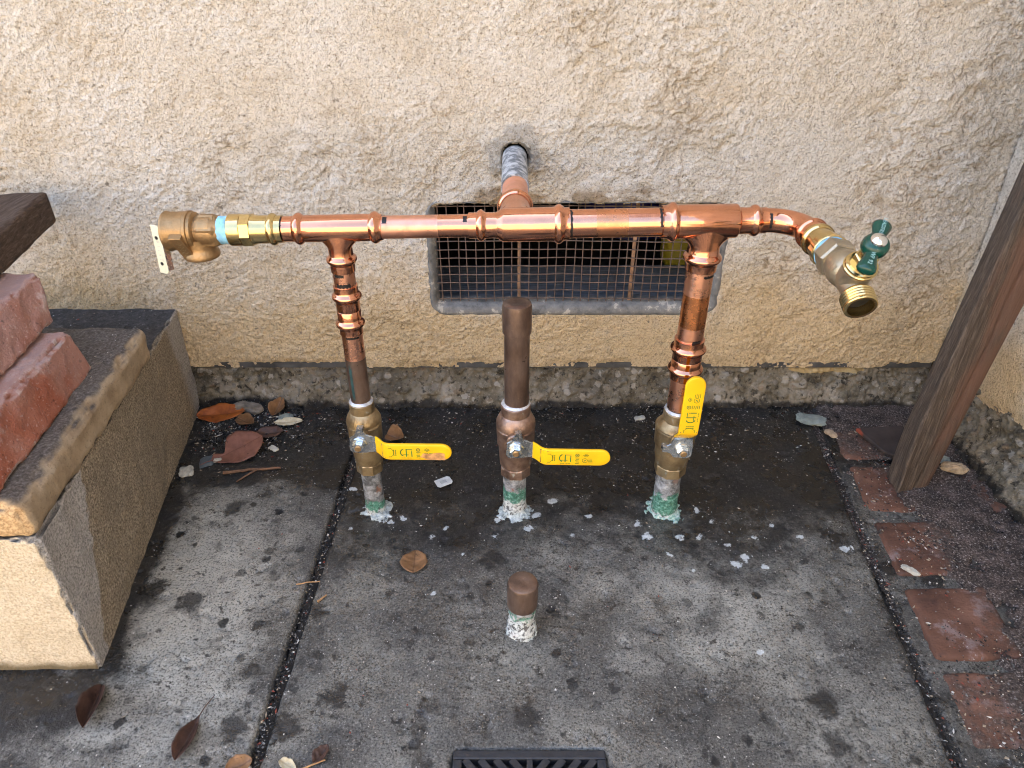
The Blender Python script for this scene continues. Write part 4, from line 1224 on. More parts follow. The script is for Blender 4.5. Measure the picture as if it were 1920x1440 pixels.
def ball_valve(parent, x, zs, sc, bodymat, up, r_pipe, label, z_ring, z_bot, peeled=False, tilt=0.0):
    v = empty('ball_valve', (x, BY, zs), parent)
    v['label'] = label
    ys_ = -.0455 * (.94 if sc < 1 else 1)                # face of the stem in front of the axis
    rc = r_pipe + .0030
    zr, zb = z_ring - zs, z_bot - zs
    b = MB()
    b.lathe([(zb, rc - .001), (zb + .001, rc), (zb + .013, rc + .0004), (zb + .016, rc + .0022), (zb + .030, .0205 * sc), (-.018, .0212 * sc), (-.0165, .0228 * sc), (.006, .0234 * sc), (.0075, .0224 * sc),
             (.0085, .0238 * sc), (zr - .0235, .0234 * sc), (zr - .0205, .0220 * sc), (zr - .0140, rc + .0014), (zr - .0128, rc), (zr - .0008, rc), (zr, rc - .0012)], (x, BY, zs), (0, 0, 1), 48)
    b.lathe([(.012, .0125 * sc), (.0260, .0115 * sc), (.0275, .0098 * sc), (.0330, .0095 * sc)], (x, BY, zs), (0, -1, 0), 28)
    b.lathe([(zb - .0004, rc), (zb + .0004, rc + .0022), (zb + .0130, rc + .0022), (zb + .0150, rc + .0005)], (x, BY, zs), (0, 0, 1), 8, phase=R(22.5))
    # cast letters on the body
    for k in range(5): b.stroke([(-.009 + k * .0042, .010), (-.0075 + k * .0042, .0165)], .0009, (x, BY - .0212 * sc, zs), (1, 0, 0), (0, .35, 1))
    b.build('body', bodymat, v, angle=24)
    MB().lathe([(zr - .0006, r_pipe + .0010), (zr + .0008, r_pipe + .0027), (zr + .0024, r_pipe + .0016), (zr + .0034, r_pipe + .0001)], (x, BY, zs), (0, 0, 1), 40, jit=.03).build('solder_ring', M['solder'], v)
    # lever: flat steel plate around the stem, bent forward to the grip
    A = Vector((math.cos(up), 0, math.sin(up))); B = Vector((-math.sin(up), 0, math.cos(up)))     # along the grip, across
    N = Vector((0, -1, 0)); o = Vector((x, BY, zs))
    y1 = -ys_ - .0085
    plate = [(-.0115, -.0075), (-.0085, -.0115), (.006, -.0118), (.0165, -.0100), (.0165, .0115), (.009, .0140), (.0065, .0190), (-.002, .0195), (-.0045, .0135), (-.0105, .0095)]
    lv = MB()
    lv.prism(plate, o + N * y1, A, B if A.cross(B).dot(N) > 0 else -B, 0, .0026, bev=.0003)
    steps = [(.0160, 0), (.0200, .0012), (.0240, .0055), (.0285, .0120), (.0320, .0150), (.0365, .0165), (.050, .0165)]
    vs, fs = [], []
    for i, (a, hh) in enumerate(steps):
        wd = .0105 - .0012 * min(1, i / 3)
        for sgn, th in ((-1, 0), (1, 0), (1, .0026), (-1, .0026)):
            vs.append(o + A * a + B * (sgn * wd + .0005) + N * (y1 + hh * .85 + th))
    for i in range(len(steps) - 1):
        for q in range(4): fs.append((i * 4 + q, i * 4 + (q + 1) % 4, (i + 1) * 4 + (q + 1) % 4, (i + 1) * 4 + q))
    fs.append((0, 3, 2, 1)); lv.add(vs, fs)
    # stop tab standing up from the plate
    lv.prism([(-.002, .0185), (.0065, .0185), (.006, .0235), (-.001, .0235)], o + N * (y1 - .004), A, B if A.cross(B).dot(N) > 0 else -B, 0, .008)
    lv.build('lever', M['steel'], v, angle=30)
    # grip sleeve
    g0, g1, hw, th = .0195, .1085, .0112, .0044
    gp_ = MB(); N0 = y1 - .0015
    secs = []
    def hoff(a):
        return float(np.interp(a, [s[0] for s in steps], [s[1] for s in steps])) * .85
    rows_ = list(np.linspace(g0, .040, 9)) + list(np.linspace(.044, g1 - hw, 8)) + [g1 - hw + hw * math.sin(R(t)) for t in (12, 24, 36, 48, 60, 70, 78, 85, 89)]
    ncs = 16; vs, fs = [], []
    for a in rows_:
        wd = hw if a <= g1 - hw else max(.0006, math.sqrt(max(0, hw * hw - (a - g1 + hw) ** 2)))
        thk = th / 2 * (1 if wd > .004 else .6 + .4 * wd / .004)
        for q in range(ncs):
            an = 2 * math.pi * q / ncs
            cu_, su_ = math.cos(an), math.sin(an)
            ex_ = math.copysign(abs(cu_) ** .35, cu_) * wd; ez_ = math.copysign(abs(su_) ** .5, su_) * thk
            vs.append(o + A * a + B * (ex_ + .0005) + N * (N0 + hoff(a) + th / 2 + ez_))
    for i in range(len(rows_) - 1):
        for q in range(ncs): fs.append((i * ncs + q, i * ncs + (q + 1) % ncs, (i + 1) * ncs + (q + 1) % ncs, (i + 1) * ncs + q))
    fs.append(tuple(range(ncs))[::-1]); fs.append(tuple((len(rows_) - 1) * ncs + q for q in range(ncs)))
    gp_.add(vs, fs); gp_.build('grip', M['yellow'], v, angle=50)
    zt = N0 + .0165 * .85 + th + .00018
    mg, mp_ = MB(), MB()
    sc_ = (g1 - g0) / .089
    print_marks(mg, mp_, o + N * zt + B * .0005, A, B)
    pr2 = MB(); pr2.v = list(mg.v); pr2.f = list(mg.f); pr2.m = [0] * len(mg.f)
    pr2.add(mp_.v, mp_.f, 1)
    pr2.build('print', [M['grn'], M['pale_ink']], v, smooth=False)
    if peeled:
        pk = MB(); pts = []
        for k in range(16):
            a = 2 * math.pi * k / 16; r = 1 + .25 * random.uniform(-1, 1)
            pts.append((.088 + .0145 * math.cos(a) * r, max(-.0100, -.006 + .0062 * math.sin(a) * r)))
        pk.prism(pts, o + N * zt + B * .0005, A, B if A.cross(B).dot(N) > 0 else -B, -.0001, .0001)
        pk.build('peeled_patch', M['rust_stain'], v, smooth=False)
    # nut, washer and stem end
    nt = MB()
    nt.lathe([(-ys_ - .0062, .0092), (-ys_ - .0052, .0096), (-ys_ - .0046, .0092)], o, (0, -1, 0), 28)
    nt.lathe([(-ys_ - .0046, .0062), (-ys_ - .0038, .0074), (-ys_ + .0006, .0074), (-ys_ + .0014, .0063), (-ys_ + .0015, .0040)], o, (0, -1, 0), 6, phase=.3)
    nt.build('nut', M['steel'], v, angle=25)
    MB().lathe([(-ys_ - .002, .0038), (-ys_ + .0024, .0038), (-ys_ + .0030, .0030)], o, (0, -1, 0), 18).build('stem', M['bronze'], v)
    return v

ball_valve(man, XL, .1340, .88, M['valve'], R(-.8), rp, 'left ball valve with its yellow lever turned to the right, print scuffed', .1705, .0690, True)
ball_valve(man, XR, .1280, 1.06, M['valve'], R(90), rq, 'right ball valve with its yellow lever standing upright', .1585, .0655)

def crust_ring(parent, x, y, r, seed, mats, spread=.010, hgt=.010, n=96, m_=22):
    """lime stuck to the slab and the foot of a pipe: a ragged lumpy skirt that dips under the slab where there is none"""
    q = np.linspace(-.0006, spread * 1.5, m_); a = np.linspace(0, 2 * np.pi, n, endpoint=False)
    A_, Q = np.meshgrid(a, q, indexing='ij')
    X = x + np.cos(A_) * (r + Q); Y = y + np.sin(A_) * (r + Q)
    lob = .55 * fbm(np.cos(A_) * 1.6 + seed, np.sin(A_) * 1.6, None, 2, seed) + .12 * (np.sin(A_) < 0)
    base = .62 + lob * 1.3 - Q / spread * 1.0 + .75 * fbm(X * 190, Y * 190, None, 3, seed + 3) * np.clip(.3 + Q / spread, 0, 1)
    lump = .45 + .55 * np.abs(vn(X * 330, Y * 330, None, seed + 5)) + .35 * vn(X * 800, Y * 800, None, seed + 6)
    near = np.exp(-Q / .0022)
    Z = np.where(base > 0, np.clip(base, 0, .5) * 2 * (.0022 * lump + hgt * .75 * near * (.35 + .65 * lump) * np.clip(.5 + lob, .1, 1)), -.004)
    V = np.stack([X, Y, Z], -1).reshape(-1, 3)
    k = np.arange(n)[:, None] * m_ + np.arange(m_ - 1)[None]
    k2 = ((np.arange(n) + 1) % n)[:, None] * m_ + np.arange(m_ - 1)[None]
    F = np.stack([k, k + 1, k2 + 1, k2], -1).reshape(-1, 4)
    o = link('mineral_crust', np_mesh('mineral_crust', V, F, mats), parent)
    o['kind'] = 'stuff'
    return o

def stub(parent, x, y, r, z0, z1, mat, seed, amp=.0009):
    n, rows_ = 44, max(6, int((z1 - z0) / .002)); vs, fs = [], []
    zz = np.linspace(z0, z1, rows_ + 1); aa = np.linspace(0, 2 * np.pi, n, endpoint=False)
    A_, Z_ = np.meshgrid(aa, zz)
    nz = fbm(np.cos(A_) * 3 + seed, np.sin(A_) * 3, Z_ * 220, 4, seed)
    rr = r + amp * nz + amp * 1.1 * sst(.018, .0, Z_)
    V = np.stack([x + np.cos(A_) * rr, y + np.sin(A_) * rr, Z_], -1).reshape(-1, 3)
    F = np.array([(i * n + k, i * n + (k + 1) % n, (i + 1) * n + (k + 1) % n, (i + 1) * n + k) for i in range(rows_) for k in range(n)])
    return link('pipe_stub', np_mesh('pipe_stub', V, F, mat), parent)
stub(man, XL, BY, .0122, -.006, .0705, M['stub_a'], 3)
crust_ring(man, XL + .001, BY, .0122, 5, M['crust'], .011, .007)
stub(man, XR, BY, .0158, -.006, .067, M['stub_c'], 6, .0013)
crust_ring(man, XR, BY, .0160, 19, M['crust_green'], .009, .009)

# ---- relief valve at the left end
rv = empty('relief_valve', (-.32, BY, BZ(-.32)), man)
rv['label'] = 'cast bronze relief valve with a cream metal test lever'
O_ = (0, BY, BZ(0))
b = MB()
b.lathe([(-.3530, .0150), (-.3528, .0185), (-.3520, .0200), (-.3505, .0204), (-.3490, .0200), (-.3480, .0194), (-.3300, .0196), (-.3292, .0204), (-.3262, .0204), (-.3256, .0190), (-.3225, .0190), (-.3215, .0180), (-.3205, .0150), (-.3190, .0148)], O_, AX, 48)
b.build('body', M['bronze'], rv)
b = MB(); b.lathe([(-.3195, .0140), (-.3180, .0160), (-.3155, .0176), (-.3010, .0176), (-.2985, .0158), (-.2975, .0130)], O_, AX, 6, phase=R(12))
b.lathe([(-.3200, .0150), (-.3150, .0167), (-.3040, .0167), (-.2972, .0140)], O_, AX, 40)
b.build('hex_neck', M['bronze'], rv, angle=20)
b = MB(); b.lathe([(.006, .0165), (.016, .0150), (.0195, .0158), (.0225, .0178), (.0262, .0182), (.0278, .0174), (.0278, .0135), (.016, .0130)], (-.3225, BY, BZ(-.32)), (0, 0, -1), 44)
b.build('outlet', M['bronze'], rv)
# raised name plate on the front, with cast letters
fy = Vector((.10, -.70, -.72)).normalized()
b = MB()
pc = Vector((-.3330, BY, BZ(-.33)))
ex_, ey_ = Vector((1, 0, .0)), Vector((.22, -.62, .75)).normalized()
pl = [(-.0062, -.0175), (.0062, -.0175), (.0062, .012), (-.0062, .012)]
cpt = pc + Vector((0, -.0172, -.0085))
b.prism(pl, cpt, Vector((1, 0, 0)), Vector((-.20, -.42, .88)).normalized(), -.006, .0035, bev=.0006)
b.build('name_plate', M['bronze'], rv, angle=25)
b = MB(); eyp = Vector((-.20, -.42, .88)).normalized(); exp_ = Vector((1, 0, 0)); nrm = exp_.cross(eyp).normalized()
for k, yy in enumerate((-.013, -.009, -.005, -.001, .003)):
    b.stroke([(-.0035, yy), (-.001, yy + .0022), (.001, yy - .0003), (.0035, yy + .002)], .0007, cpt + nrm * .0037, exp_, eyp)
b.build('cast_lettering', M['valve'], rv, smooth=False)
# silver dish and test lever
b = MB(); b.lathe([(-.3562, .0050), (-.3560, .0120), (-.3548, .0150), (-.3535, .0165), (-.3525, .0160)], O_, AX, 40)
b.build('spring_cap', M['steel'], rv)
b = MB()
lc = Vector((-.3600, BY - .010, BZ(-.36) - .016)); lx, lz = Vector((.93, -.36, 0)).normalized(), Vector((.05, 0, 1)).normalized()
pl = [(-.0058, -.0255), (.0030, -.0262), (.0062, -.0230), (.0055, .0225), (.0025, .0258), (-.0050, .0262)]
b.prism(pl, lc, lx, lz, -.0008, .0008, bev=.0002)
b.add([lc + lx * .0058 + lz * a + lx.cross(lz) * c + lx * e for a in (-.022, .022) for c, e in ((0.0007, 0), (-.005, .0012), (-.005, .0022), (.0007, .0012))], [(0, 1, 5, 4), (1, 2, 6, 5), (2, 3, 7, 6), (3, 0, 4, 7), (0, 3, 2, 1), (4, 5, 6, 7)], 1)
b.build('test_lever', [M['cream'], M['steel']], rv, smooth=False)
nn = lx.cross(lz)
if nn.y > 0: nn = -nn
for a in (.0130, -.0150):
    MB().lathe([(.0006, .0019), (.00115, .0019)], lc + lz * a + lx * (-.0004), nn, 14).build('lever_hole', M['black'], rv, smooth=False)
lm = text_mesh('9 1 1 5 T', .0062)
mw = Matrix((( -lz.x, (lz.cross(nn)).x * -1, nn.x, 0), (-lz.y, (lz.cross(nn)).y * -1, nn.y, 0), (-lz.z, (lz.cross(nn)).z * -1, nn.z, 0), (0, 0, 0, 1)))
ey2 = nn.cross(-lz)
mw = Matrix(((-lz.x, ey2.x, nn.x, 0), (-lz.y, ey2.y, nn.y, 0), (-lz.z, ey2.z, nn.z, 0), (0, 0, 0, 1)))
lm.transform(Matrix.Translation(lc + nn * .00098 - lz * .001) @ mw); lm.materials.clear(); lm.materials.append(M['engrave'])
link('stamped_lettering', lm, rv)
# sealant and brass adapter
MB().lathe([(-.2995, .0125), (-.2990, .0138), (-.2960, .0142), (-.2935, .0136), (-.2900, .0141), (-.2870, .0136), (-.2868, .0120)], O_, AX, 32, jit=.03).build('thread_sealant', M['tape'], man)
b = bar_lathe([(-.2878, .0125), (-.2876, .0152), (-.2868, .0160), (-.2850, .0162), (-.2745, .0160), (-.2740, .0150), (-.2630, .0150), (-.2622, .0148), (-.2600, .0142), (-.2480, .0142)] + bead(-.2435, .0080, .0142, .0163) + [(-.2395, .0138), (-.2335, .0137), (-.2333, .0118)], 48)
b.lathe([(-.2742, .0150), (-.2738, .0170), (-.2640, .0170), (-.2634, .0150)], O_, AX, 8, phase=R(8))
b.build('brass_adapter', M['brass'], man, angle=22)

# ---- elbow and hose tap at the right end
EX, EZ = .2910, BZ(.2905) - .0012
ez0 = BZ(.2568)
path = [Vector((.2540, BY, ez0)), Vector((.2600, BY, ez0))]
rc_ = EX - .2600
for k in range(1, 17):
    a = R(90 * k / 16)
    path.append(Vector((.2600 + rc_ * math.sin(a), BY - rc_ * (1 - math.cos(a)), ez0 + (EZ - ez0) * k / 16)))
path += [Vector((EX, BY - rc_ - .004, EZ))]
b = MB(); b.tube(path, .0122, 40)
y0 = -(BY - rc_ - .002)
b.lathe([(y0 - .004, .0122), (y0 - .002, .0131)] + bead(y0 + .0035, .0080, .0134, .0158) + [(y0 + .0085, .0132), (y0 + .0125, .0130), (y0 + .0127, .0110)], (EX, 0, EZ), (0, -1, 0), 44)
elb = b.build('elbow_fitting', M['cu'], man)
marks(elb, (BO, AX, .2576, .2606, .01245, -20, 52, .0002))
ya = y0 + .0125
b = MB(); b.lathe([(ya - .002, .0110), (ya, .0110), (ya + .0003, .0135), (ya + .0030, .0138)] + bead(ya + .0075, .0080, .0140, .0162) + [(ya + .0125, .0142), (ya + .0260, .0142), (ya + .0275, .0158), (ya + .0375, .0160), (ya + .0385, .0152)], (EX, 0, EZ), (0, -1, 0), 44)
b.lathe([(ya + .0272, .0150), (ya + .0276, .0169), (ya + .0366, .0169), (ya + .0370, .0150)], (EX, 0, EZ), (0, -1, 0), 8)
b.build('brass_adapter', M['brass'], man, angle=22)
mk = MB(); mk.lathe([(ya - .0010, .0124), (ya + .0002, .0125)], (EX, 0, EZ), (0, -1, 0), 36); mk.build('marker_stroke', M['marker'], elb)
yb = ya + .0383
MB().lathe([(yb, .0140), (yb + .0008, .0152), (yb + .0028, .0153), (yb + .0040, .0142)], (EX, 0, EZ), (0, -1, 0), 36, jit=.02).build('thread_sealant', M['tape'], man)
hb = empty('hose_tap', (EX, -yb, EZ), man)
hb['label'] = 'brass hose tap with a green tee handle'
yh = yb + .0036
b = MB(); b.lathe([(yh, .0150), (yh + .0015, .0176), (yh + .0165, .0176), (yh + .0185, .0158)], (EX, 0, EZ), (0, -1, 0), 6, phase=R(20))
b.build('hex_inlet', M['bibb'], hb, angle=20)
# body: a swelling that turns into the spout
bc = Vector((EX, -.3735, EZ - .0025))
b = MB(); b.lathe([(yh + .0165, .0135), (yh + .0200, .0138), (yh + .0250, .0156), (yh + .0320, .0168), (yh + .0390, .0162), (yh + .0440, .0135), (yh + .0470, .0095), (yh + .0480, .0)], (EX, 0, EZ - .0008), (0, -1, 0), 40)
sdir = Vector((0, -math.cos(R(22)), -math.sin(R(22)))); so = bc + Vector((0, -.0025, 0))
b.lathe([(0, .0128), (.010, .0122), (.019, .0110), (.0245, .0110), (.0255, .0118)], so, sdir, 40)
stm = Vector((0, -.50, .866)).normalized(); to = bc + Vector((0, -.0110, -.0010))
b.lathe([(0, .0135), (.0100, .0130), (.0165, .0128), (.0168, .010)], to, stm, 40)
for k in range(3): b.stroke([(-.004 + k * .0045, .0), (-.0025 + k * .0045, .006)], .0010, bc + Vector((-.0165, 0, .004)), (0, -1, 0), (.35, 0, 1))
b.build('body', M['bibb'], hb)
b = MB(); pr = [(.0235, .0112), (.0245, .0130)]
for k in range(4): pr += [(.0255 + k * .0028, .0136), (.0268 + k * .0028, .0140), (.0279 + k * .0028, .0131)]
pr += [(.0372, .0137), (.0390, .0136), (.0396, .0128), (.0396, .0108), (.0300, .0100), (.0298, .0)]
b.lathe(pr, so, sdir, 44); b.build('threaded_spout', M['brass'], hb, angle=50)
MB().lathe([(.0305, .0098), (.0306, 0)], so, sdir, 30).build('spout_bore', M['black'], hb)
b = MB(); b.lathe([(.0150, .0100), (.0155, .0138), (.0172, .0142), (.0180, .0132), (.0192, .0136), (.0205, .0134), (.0212, .0120), (.0228, .0112)], to, stm, 40)
b.lathe([(.0215, .0085), (.0220, .0098), (.0300, .0098), (.0308, .0085)], to, stm, 6, phase=.2)
b.lathe([(.0300, .0068), (.0360, .0066), (.0370, .0050), (.0420, .0045)], to, stm, 28)
b.build('bonnet', M['brass'], hb, angle=25)
# tee handle
hc = to + stm * .0435
e2 = Vector((0, .866, .50)); ph = R(62)
hd = Vector((math.cos(ph), 0, 0)) + e2 * math.sin(ph); hd.normalize(); hw_ = hd.cross(stm).normalized()
b = MB()
b.lathe([(-.0062, .0055), (-.0055, .0085), (-.0020, .0106), (.0025, .0108), (.0060, .0092), (.0075, .0062)], hc, stm, 36)
for sg in (1, -1):
    d = hd * sg; vs, fs = [], []
    secs = [(.004, .0050, .0045), (.0095, .0050, .0042), (.0110, .0056, .0047), (.0125, .0050, .0042), (.017, .0056, .0044), (.022, .0066, .0047), (.0262, .0075, .0050), (.0295, .0077, .0050), (.0320, .0066, .0045), (.0335, .0044, .0032), (.0341, .0014, .0012)]
    secs = [(t_ * .84, a_, c_) for t_, a_, c_ in secs]
    q = 20
    for t, a_, c_ in secs:
        for k in range(q):
            an = 2 * math.pi * k / q
            vs.append(hc + d * t + hw_ * (a_ * math.cos(an)) + stm * (c_ * math.sin(an) - .0006))
    for i in range(len(secs) - 1):
        for k in range(q):
            f_ = (i * q + k, i * q + (k + 1) % q, (i + 1) * q + (k + 1) % q, (i + 1) * q + k)
            fs.append(f_ if sg > 0 else f_[::-1])
    fs.append(tuple((len(secs) - 1) * q + k for k in range(q)))
    b.add(vs, fs)
b.build('tee_handle', M['handle_green'], hb, angle=60)
MB().lathe([(.0068, .0066), (.0085, .0066), (.0100, .0058), (.0112, .0042), (.0119, .0020), (.0120, 0)], hc, stm, 32).build('handle_screw', M['chrome'], hb)
def handle_text(txt, t, size, name):
    me = text_mesh(txt, size)
    xd = -hd; yd = stm.cross(xd)
    mw = Matrix(((xd.x, yd.x, stm.x, 0), (xd.y, yd.y, stm.y, 0), (xd.z, yd.z, stm.z, 0), (0, 0, 0, 1)))
    # follow the rounded face of the handle
    for v_ in me.vertices:
        yy = v_.co.y
        v_.co.z = .0001 + .0049 * math.sqrt(max(.05, 1 - (yy / .0078) ** 2)) - .0049
    me.transform(Matrix.Translation(hc + hd * t + stm * .0045) @ mw)
    me.materials.clear(); me.materials.append(M['letter'])
    return link(name, me, hb)
handle_text('LEADFREE', .0185, .0046, 'handle_lettering')
handle_text('WF 92', -.0165, .0050, 'handle_lettering')

# ---- middle riser: capped, with its own closed valve
cp = empty('capped_pipe', (XC, BY, 0))
tag(cp, 'tall capped old brown copper pipe with a yellow levered valve, between the two risers', 'pipe')
tl = .0065
pv = MB().lathe([(.160, rq), (.2850, rq)], (XC + .001, BY, 0), (0, 0, 1), 44).build('pipe', M['old'], cp)
MB().lathe([(.2640, rq + .0004), (.2642, rq + .0018), (.2940, rq + .0020), (.2985, rq + .0010), (.3000, rq - .0015), (.3004, rq - .005), (.3000, rq - .0075), (.2999, 0)], (XC + .001, BY, 0), (0, 0, 1), 44).build('cap', M['old'], cp)
ball_valve(cp, XC, .1285, 1.0, M['valve2'], R(-1.0), rq, 'middle ball valve with its yellow lever turned to the right', .1670, .0640)
stub(cp, XC - .001, BY, .0146, -.006, .066, M['stub_b'], 12, .0009)
crust_ring(cp, XC, BY, .0150, 15, M['crust'], .009, .009)
# ---- short capped stub in front
sp_ = empty('short_capped_pipe', (.0105, -.4385, 0))
tag(sp_, 'short brown capped pipe stub crusted white at the foot, in front of the others', 'pipe')
V = stub(sp_, .0105, -.4385, .0140, -.006, .046, M['stub_d'], 22, .0022)
MB().lathe([(.0395, .0146), (.0398, .0160), (.0690, .0163), (.0718, .0152), (.0728, .0130), (.0731, .004), (.0727, .003), (.0731, .0)], (.0105, -.4385, 0), (0.01, 0, 1), 44).build('cap', M['old'], sp_)
crust_ring(sp_, .0105, -.4385, .0140, 27, M['crust'], .004, .008)

# ---- drain
dr = empty('drain_grate', (.016, -.645, -.004))
tag(dr, 'black plastic drain grate with slanting slots let into the slab', 'drain')
zt = .0015
b = MB()
fx0, fx1, fy0, fy1 = DX0 + .0015, DX1 - .0015, DY0 + .0015, DY1 - .0015
bw = .0085
b.box((fx0, fy1 - bw, -.010), (fx1, fy1, zt)); b.box((fx0, fy0, -.010), (fx1, fy0 + bw, zt)); b.box((fx0, fy0 + bw, -.010), (fx0 + bw, fy1 - bw, zt)); b.box((fx1 - bw, fy0 + bw, -.010), (fx1, fy1 - bw, zt))
dm = b.build('frame', M['rubber'], dr, smooth=False)
bm_ = dm.modifiers.new('bevel', 'BEVEL'); bm_.width = .0012; bm_.segments = 2
cx = (fx0 + fx1) / 2
b = MB(); b.box((cx - .0026, fy0 + bw, -.010), (cx + .0026, fy1 - bw, zt - .0006)); b.build('centre_bar', M['rubber'], dr, smooth=False)
top, bot_ = fy1 - bw, fy0 + bw
for sg in (-1, 1):
    for k in range(-4, 8):
        # slats slant towards the centre bar as they go down
        xo = sg * (.0060 + k * .0130); xi_len = .062
        pts = []
        p0 = Vector((cx + sg * .0026, top - .002 - k * .0145 + .055)); 
        a0 = Vector((cx + sg * .0026, top - .050 + k * .0168)); d_ = Vector((sg * .78, .92)).normalized()
        # clip the slat to the opening
        t0, t1 = 0.0, 1.0
        ln = .110; p, q = a0, a0 + d_ * ln
        xmax = (fx1 - bw) if sg > 0 else (fx0 + bw)
        tm = min(1.0, abs(xmax - p.x) / abs(q.x - p.x), (top - p.y) / (q.y - p.y) if q.y > p.y else 1)
        t0 = max(0.0, (bot_ - p.y) / (q.y - p.y))
        if tm - t0 < .08: continue
        s0, s1 = p + (q - p) * t0, p + (q - p) * tm
        nn_ = Vector((-d_.y, d_.x)) * .0031
        vs = [(v_.x, v_.y, z_) for z_ in (-.009, zt - .0008) for v_ in (s0 - nn_, s1 - nn_, s1 + nn_, s0 + nn_)]
        MB().add(vs, [(0, 3, 2, 1), (4, 5, 6, 7), (0, 1, 5, 4), (1, 2, 6, 5), (2, 3, 7, 6), (3, 0, 4, 7)]).build('slat', M['rubber'], dr, smooth=False)

# ================================================================== DEBRIS
def leaf_mat(name, a, b, vein):
    m = NT(name, rough=.55, spec=.4)
    O = m.co('Object')
    c = m.ramp(m.noise(60, 5, .65, O), [(.32, a), (.66, b)])
    x = m.xyz(O)
    mid = m.step(m.math('ABSOLUTE', x[1]), .0011, .0004)
    c = m.mix(m.math('MULTIPLY', mid, .6), c, vein)
    c = m.mix(m.math('MULTIPLY', m.step(m.noise(140, 3, .6, O), .66, .72), .7), c, tuple(v * .3 for v in a[:3]) + (1,))
    m.color(c); m.bump(m.noise(110, 4, .6, O), .0008, .7)
    return m.mat
LB = leaf_mat('brown_leaf', (.115, .045, .028, 1), (.21, .09, .06, 1), (.10, .035, .02, 1))
LO = leaf_mat('orange_leaf', (.16, .035, .006, 1), (.33, .095, .015, 1), (.10, .03, .01, 1))
LT = leaf_mat('tan_leaf', (.13, .065, .026, 1), (.25, .135, .062, 1), (.08, .035, .015, 1))
LD = leaf_mat('dark_wet_leaf', (.035, .018, .013, 1), (.10, .052, .036, 1), (.03, .015, .01, 1))
LP = leaf_mat('pale_leaf', (.36, .31, .20, 1), (.60, .55, .40, 1), (.30, .24, .14, 1))
def leaf(name, x, y, z, ln, wd, rz, mat, label, curl=.25, fold=.3, pitch=0.0, roll=0.0, shape=.8, cut=0.0, seed=1, stem=.0):
    nu, nv = 26, 13
    u = np.linspace(0, 1, nu); v = np.linspace(-1, 1, nv)
    U, Vv = np.meshgrid(u, v, indexing='ij')
    hwid = wd / 2 * np.sin(np.pi * np.clip(U, 0, 1) ** shape) ** .72
    hwid = hwid * (1 + .10 * vn(U * 9, Vv * 0 + seed, None, seed)) + .0006
    if cut: hwid = np.where(Vv > 0, hwid * (1 - cut * np.exp(-((U - .25) / .13) ** 2)), hwid)
    lx = (U - .5) * ln; ly = Vv * hwid
    lz = fold * np.abs(ly) + curl * (lx ** 2) / ln * 1.2 + curl * ly ** 2 / wd * .6 + .0016 * fbm(U * 5 + seed, Vv * 2, None, 3, seed)
    P = np.stack([lx, ly, lz], -1).reshape(-1, 3)
    F = grid_faces(nu, nv, flip=True)
    n_ = len(P); me_v = np.concatenate([P, P - np.array([0, 0, .00035])])
    bot = F[:, ::-1] + n_
    ring = [i * nv for i in range(nu)] + [(nu - 1) * nv + j for j in range(1, nv)] + [i * nv + nv - 1 for i in range(nu - 2, -1, -1)] + [j for j in range(nv - 2, 0, -1)]
    sides = np.array([(ring[k], ring[(k + 1) % len(ring)], ring[(k + 1) % len(ring)] + n_, ring[k] + n_) for k in range(len(ring))])
    allF = np.concatenate([F, bot, sides])
    me = np_mesh(name, me_v, allF, mat)
    o = bpy.data.objects.new(name, me); COL.objects.link(o)
    o.rotation_euler = (roll, pitch, rz)
    o.location = (x, y, 0)
    mw = o.rotation_euler.to_matrix()
    zmin = min((mw @ v_.co).z for v_ in me.vertices)
    o.location = (x, y, z - zmin)
    if stem:
        sm = MB(); s0 = Vector((-ln / 2, 0, curl * ln / 4 * 1.2)); sm.tube([s0 + Vector((.002, 0, 0)), s0 + Vector((-stem * .4, .001, 0.001)), s0 + Vector((-stem, .003, -.001))], [.0006, .0005, .0004], 6)
        so_ = sm.build('leaf_stalk', mat); so_.parent = o
    return tag(o, label, 'leaf', 'fallen leaves on the slab')
GZ = .0008
leaf('fallen_leaf', -.398, -.128, GZ, .078, .058, R(40), LB, 'large smooth brown leaf with a notched edge lying beside the step', .12, .10, R(-6), R(14), 1.15, .8, 3, .016)
leaf('fallen_leaf', -.452, -.040, GZ + .002, .075, .034, R(4), LO, 'wet orange leaf tucked between the step and the foundation', .2, .25, R(-4), R(18), .9, 0, 5)
leaf('fallen_leaf', -.404, -.062, GZ + .002, .045, .020, R(-35), LT, 'curled tan leaf leaning against the orange leaf', .5, .8, R(-12), R(20), .9, 0, 6)
leaf('fallen_leaf', -.342, -.060, GZ + .002, .042, .016, R(8), LP, 'pale cream leaf lying in the black dirt by the foundation', .2, .3, 0, R(12), .9, 0, 8)
leaf('fallen_leaf', -.370, -.022, GZ, .036, .022, R(75), LT, 'crumpled tan leaf standing against the foundation near the pale leaf', .7, .9, R(-20), R(15), .9, 0, 9)
leaf('fallen_leaf', -.364, -.086, GZ, .040, .024, R(10), LD, 'small dark red leaf half buried below the pale leaf', .3, .3, 0, R(8), .9, 0, 10)
leaf('fallen_leaf', -.171, -.098, GZ, .030, .026, R(-25), LT, 'small tan leaf curled behind the left yellow lever', .8, .9, R(-8), R(25), .9, 0, 11)
leaf('fallen_leaf', -.1170, -.3433, GZ, .036, .030, R(92), LT, 'flat round brown leaf stuck to the slab left of the short stub', .1, .35, 0, 0, .75, 0, 12)
leaf('fallen_leaf', -.4065, -.5340, GZ, .048, .020, R(97), LD, 'narrow folded brown leaf on the wet slab before the step', .25, 1.7, R(4), R(10), .8, 0, 13)
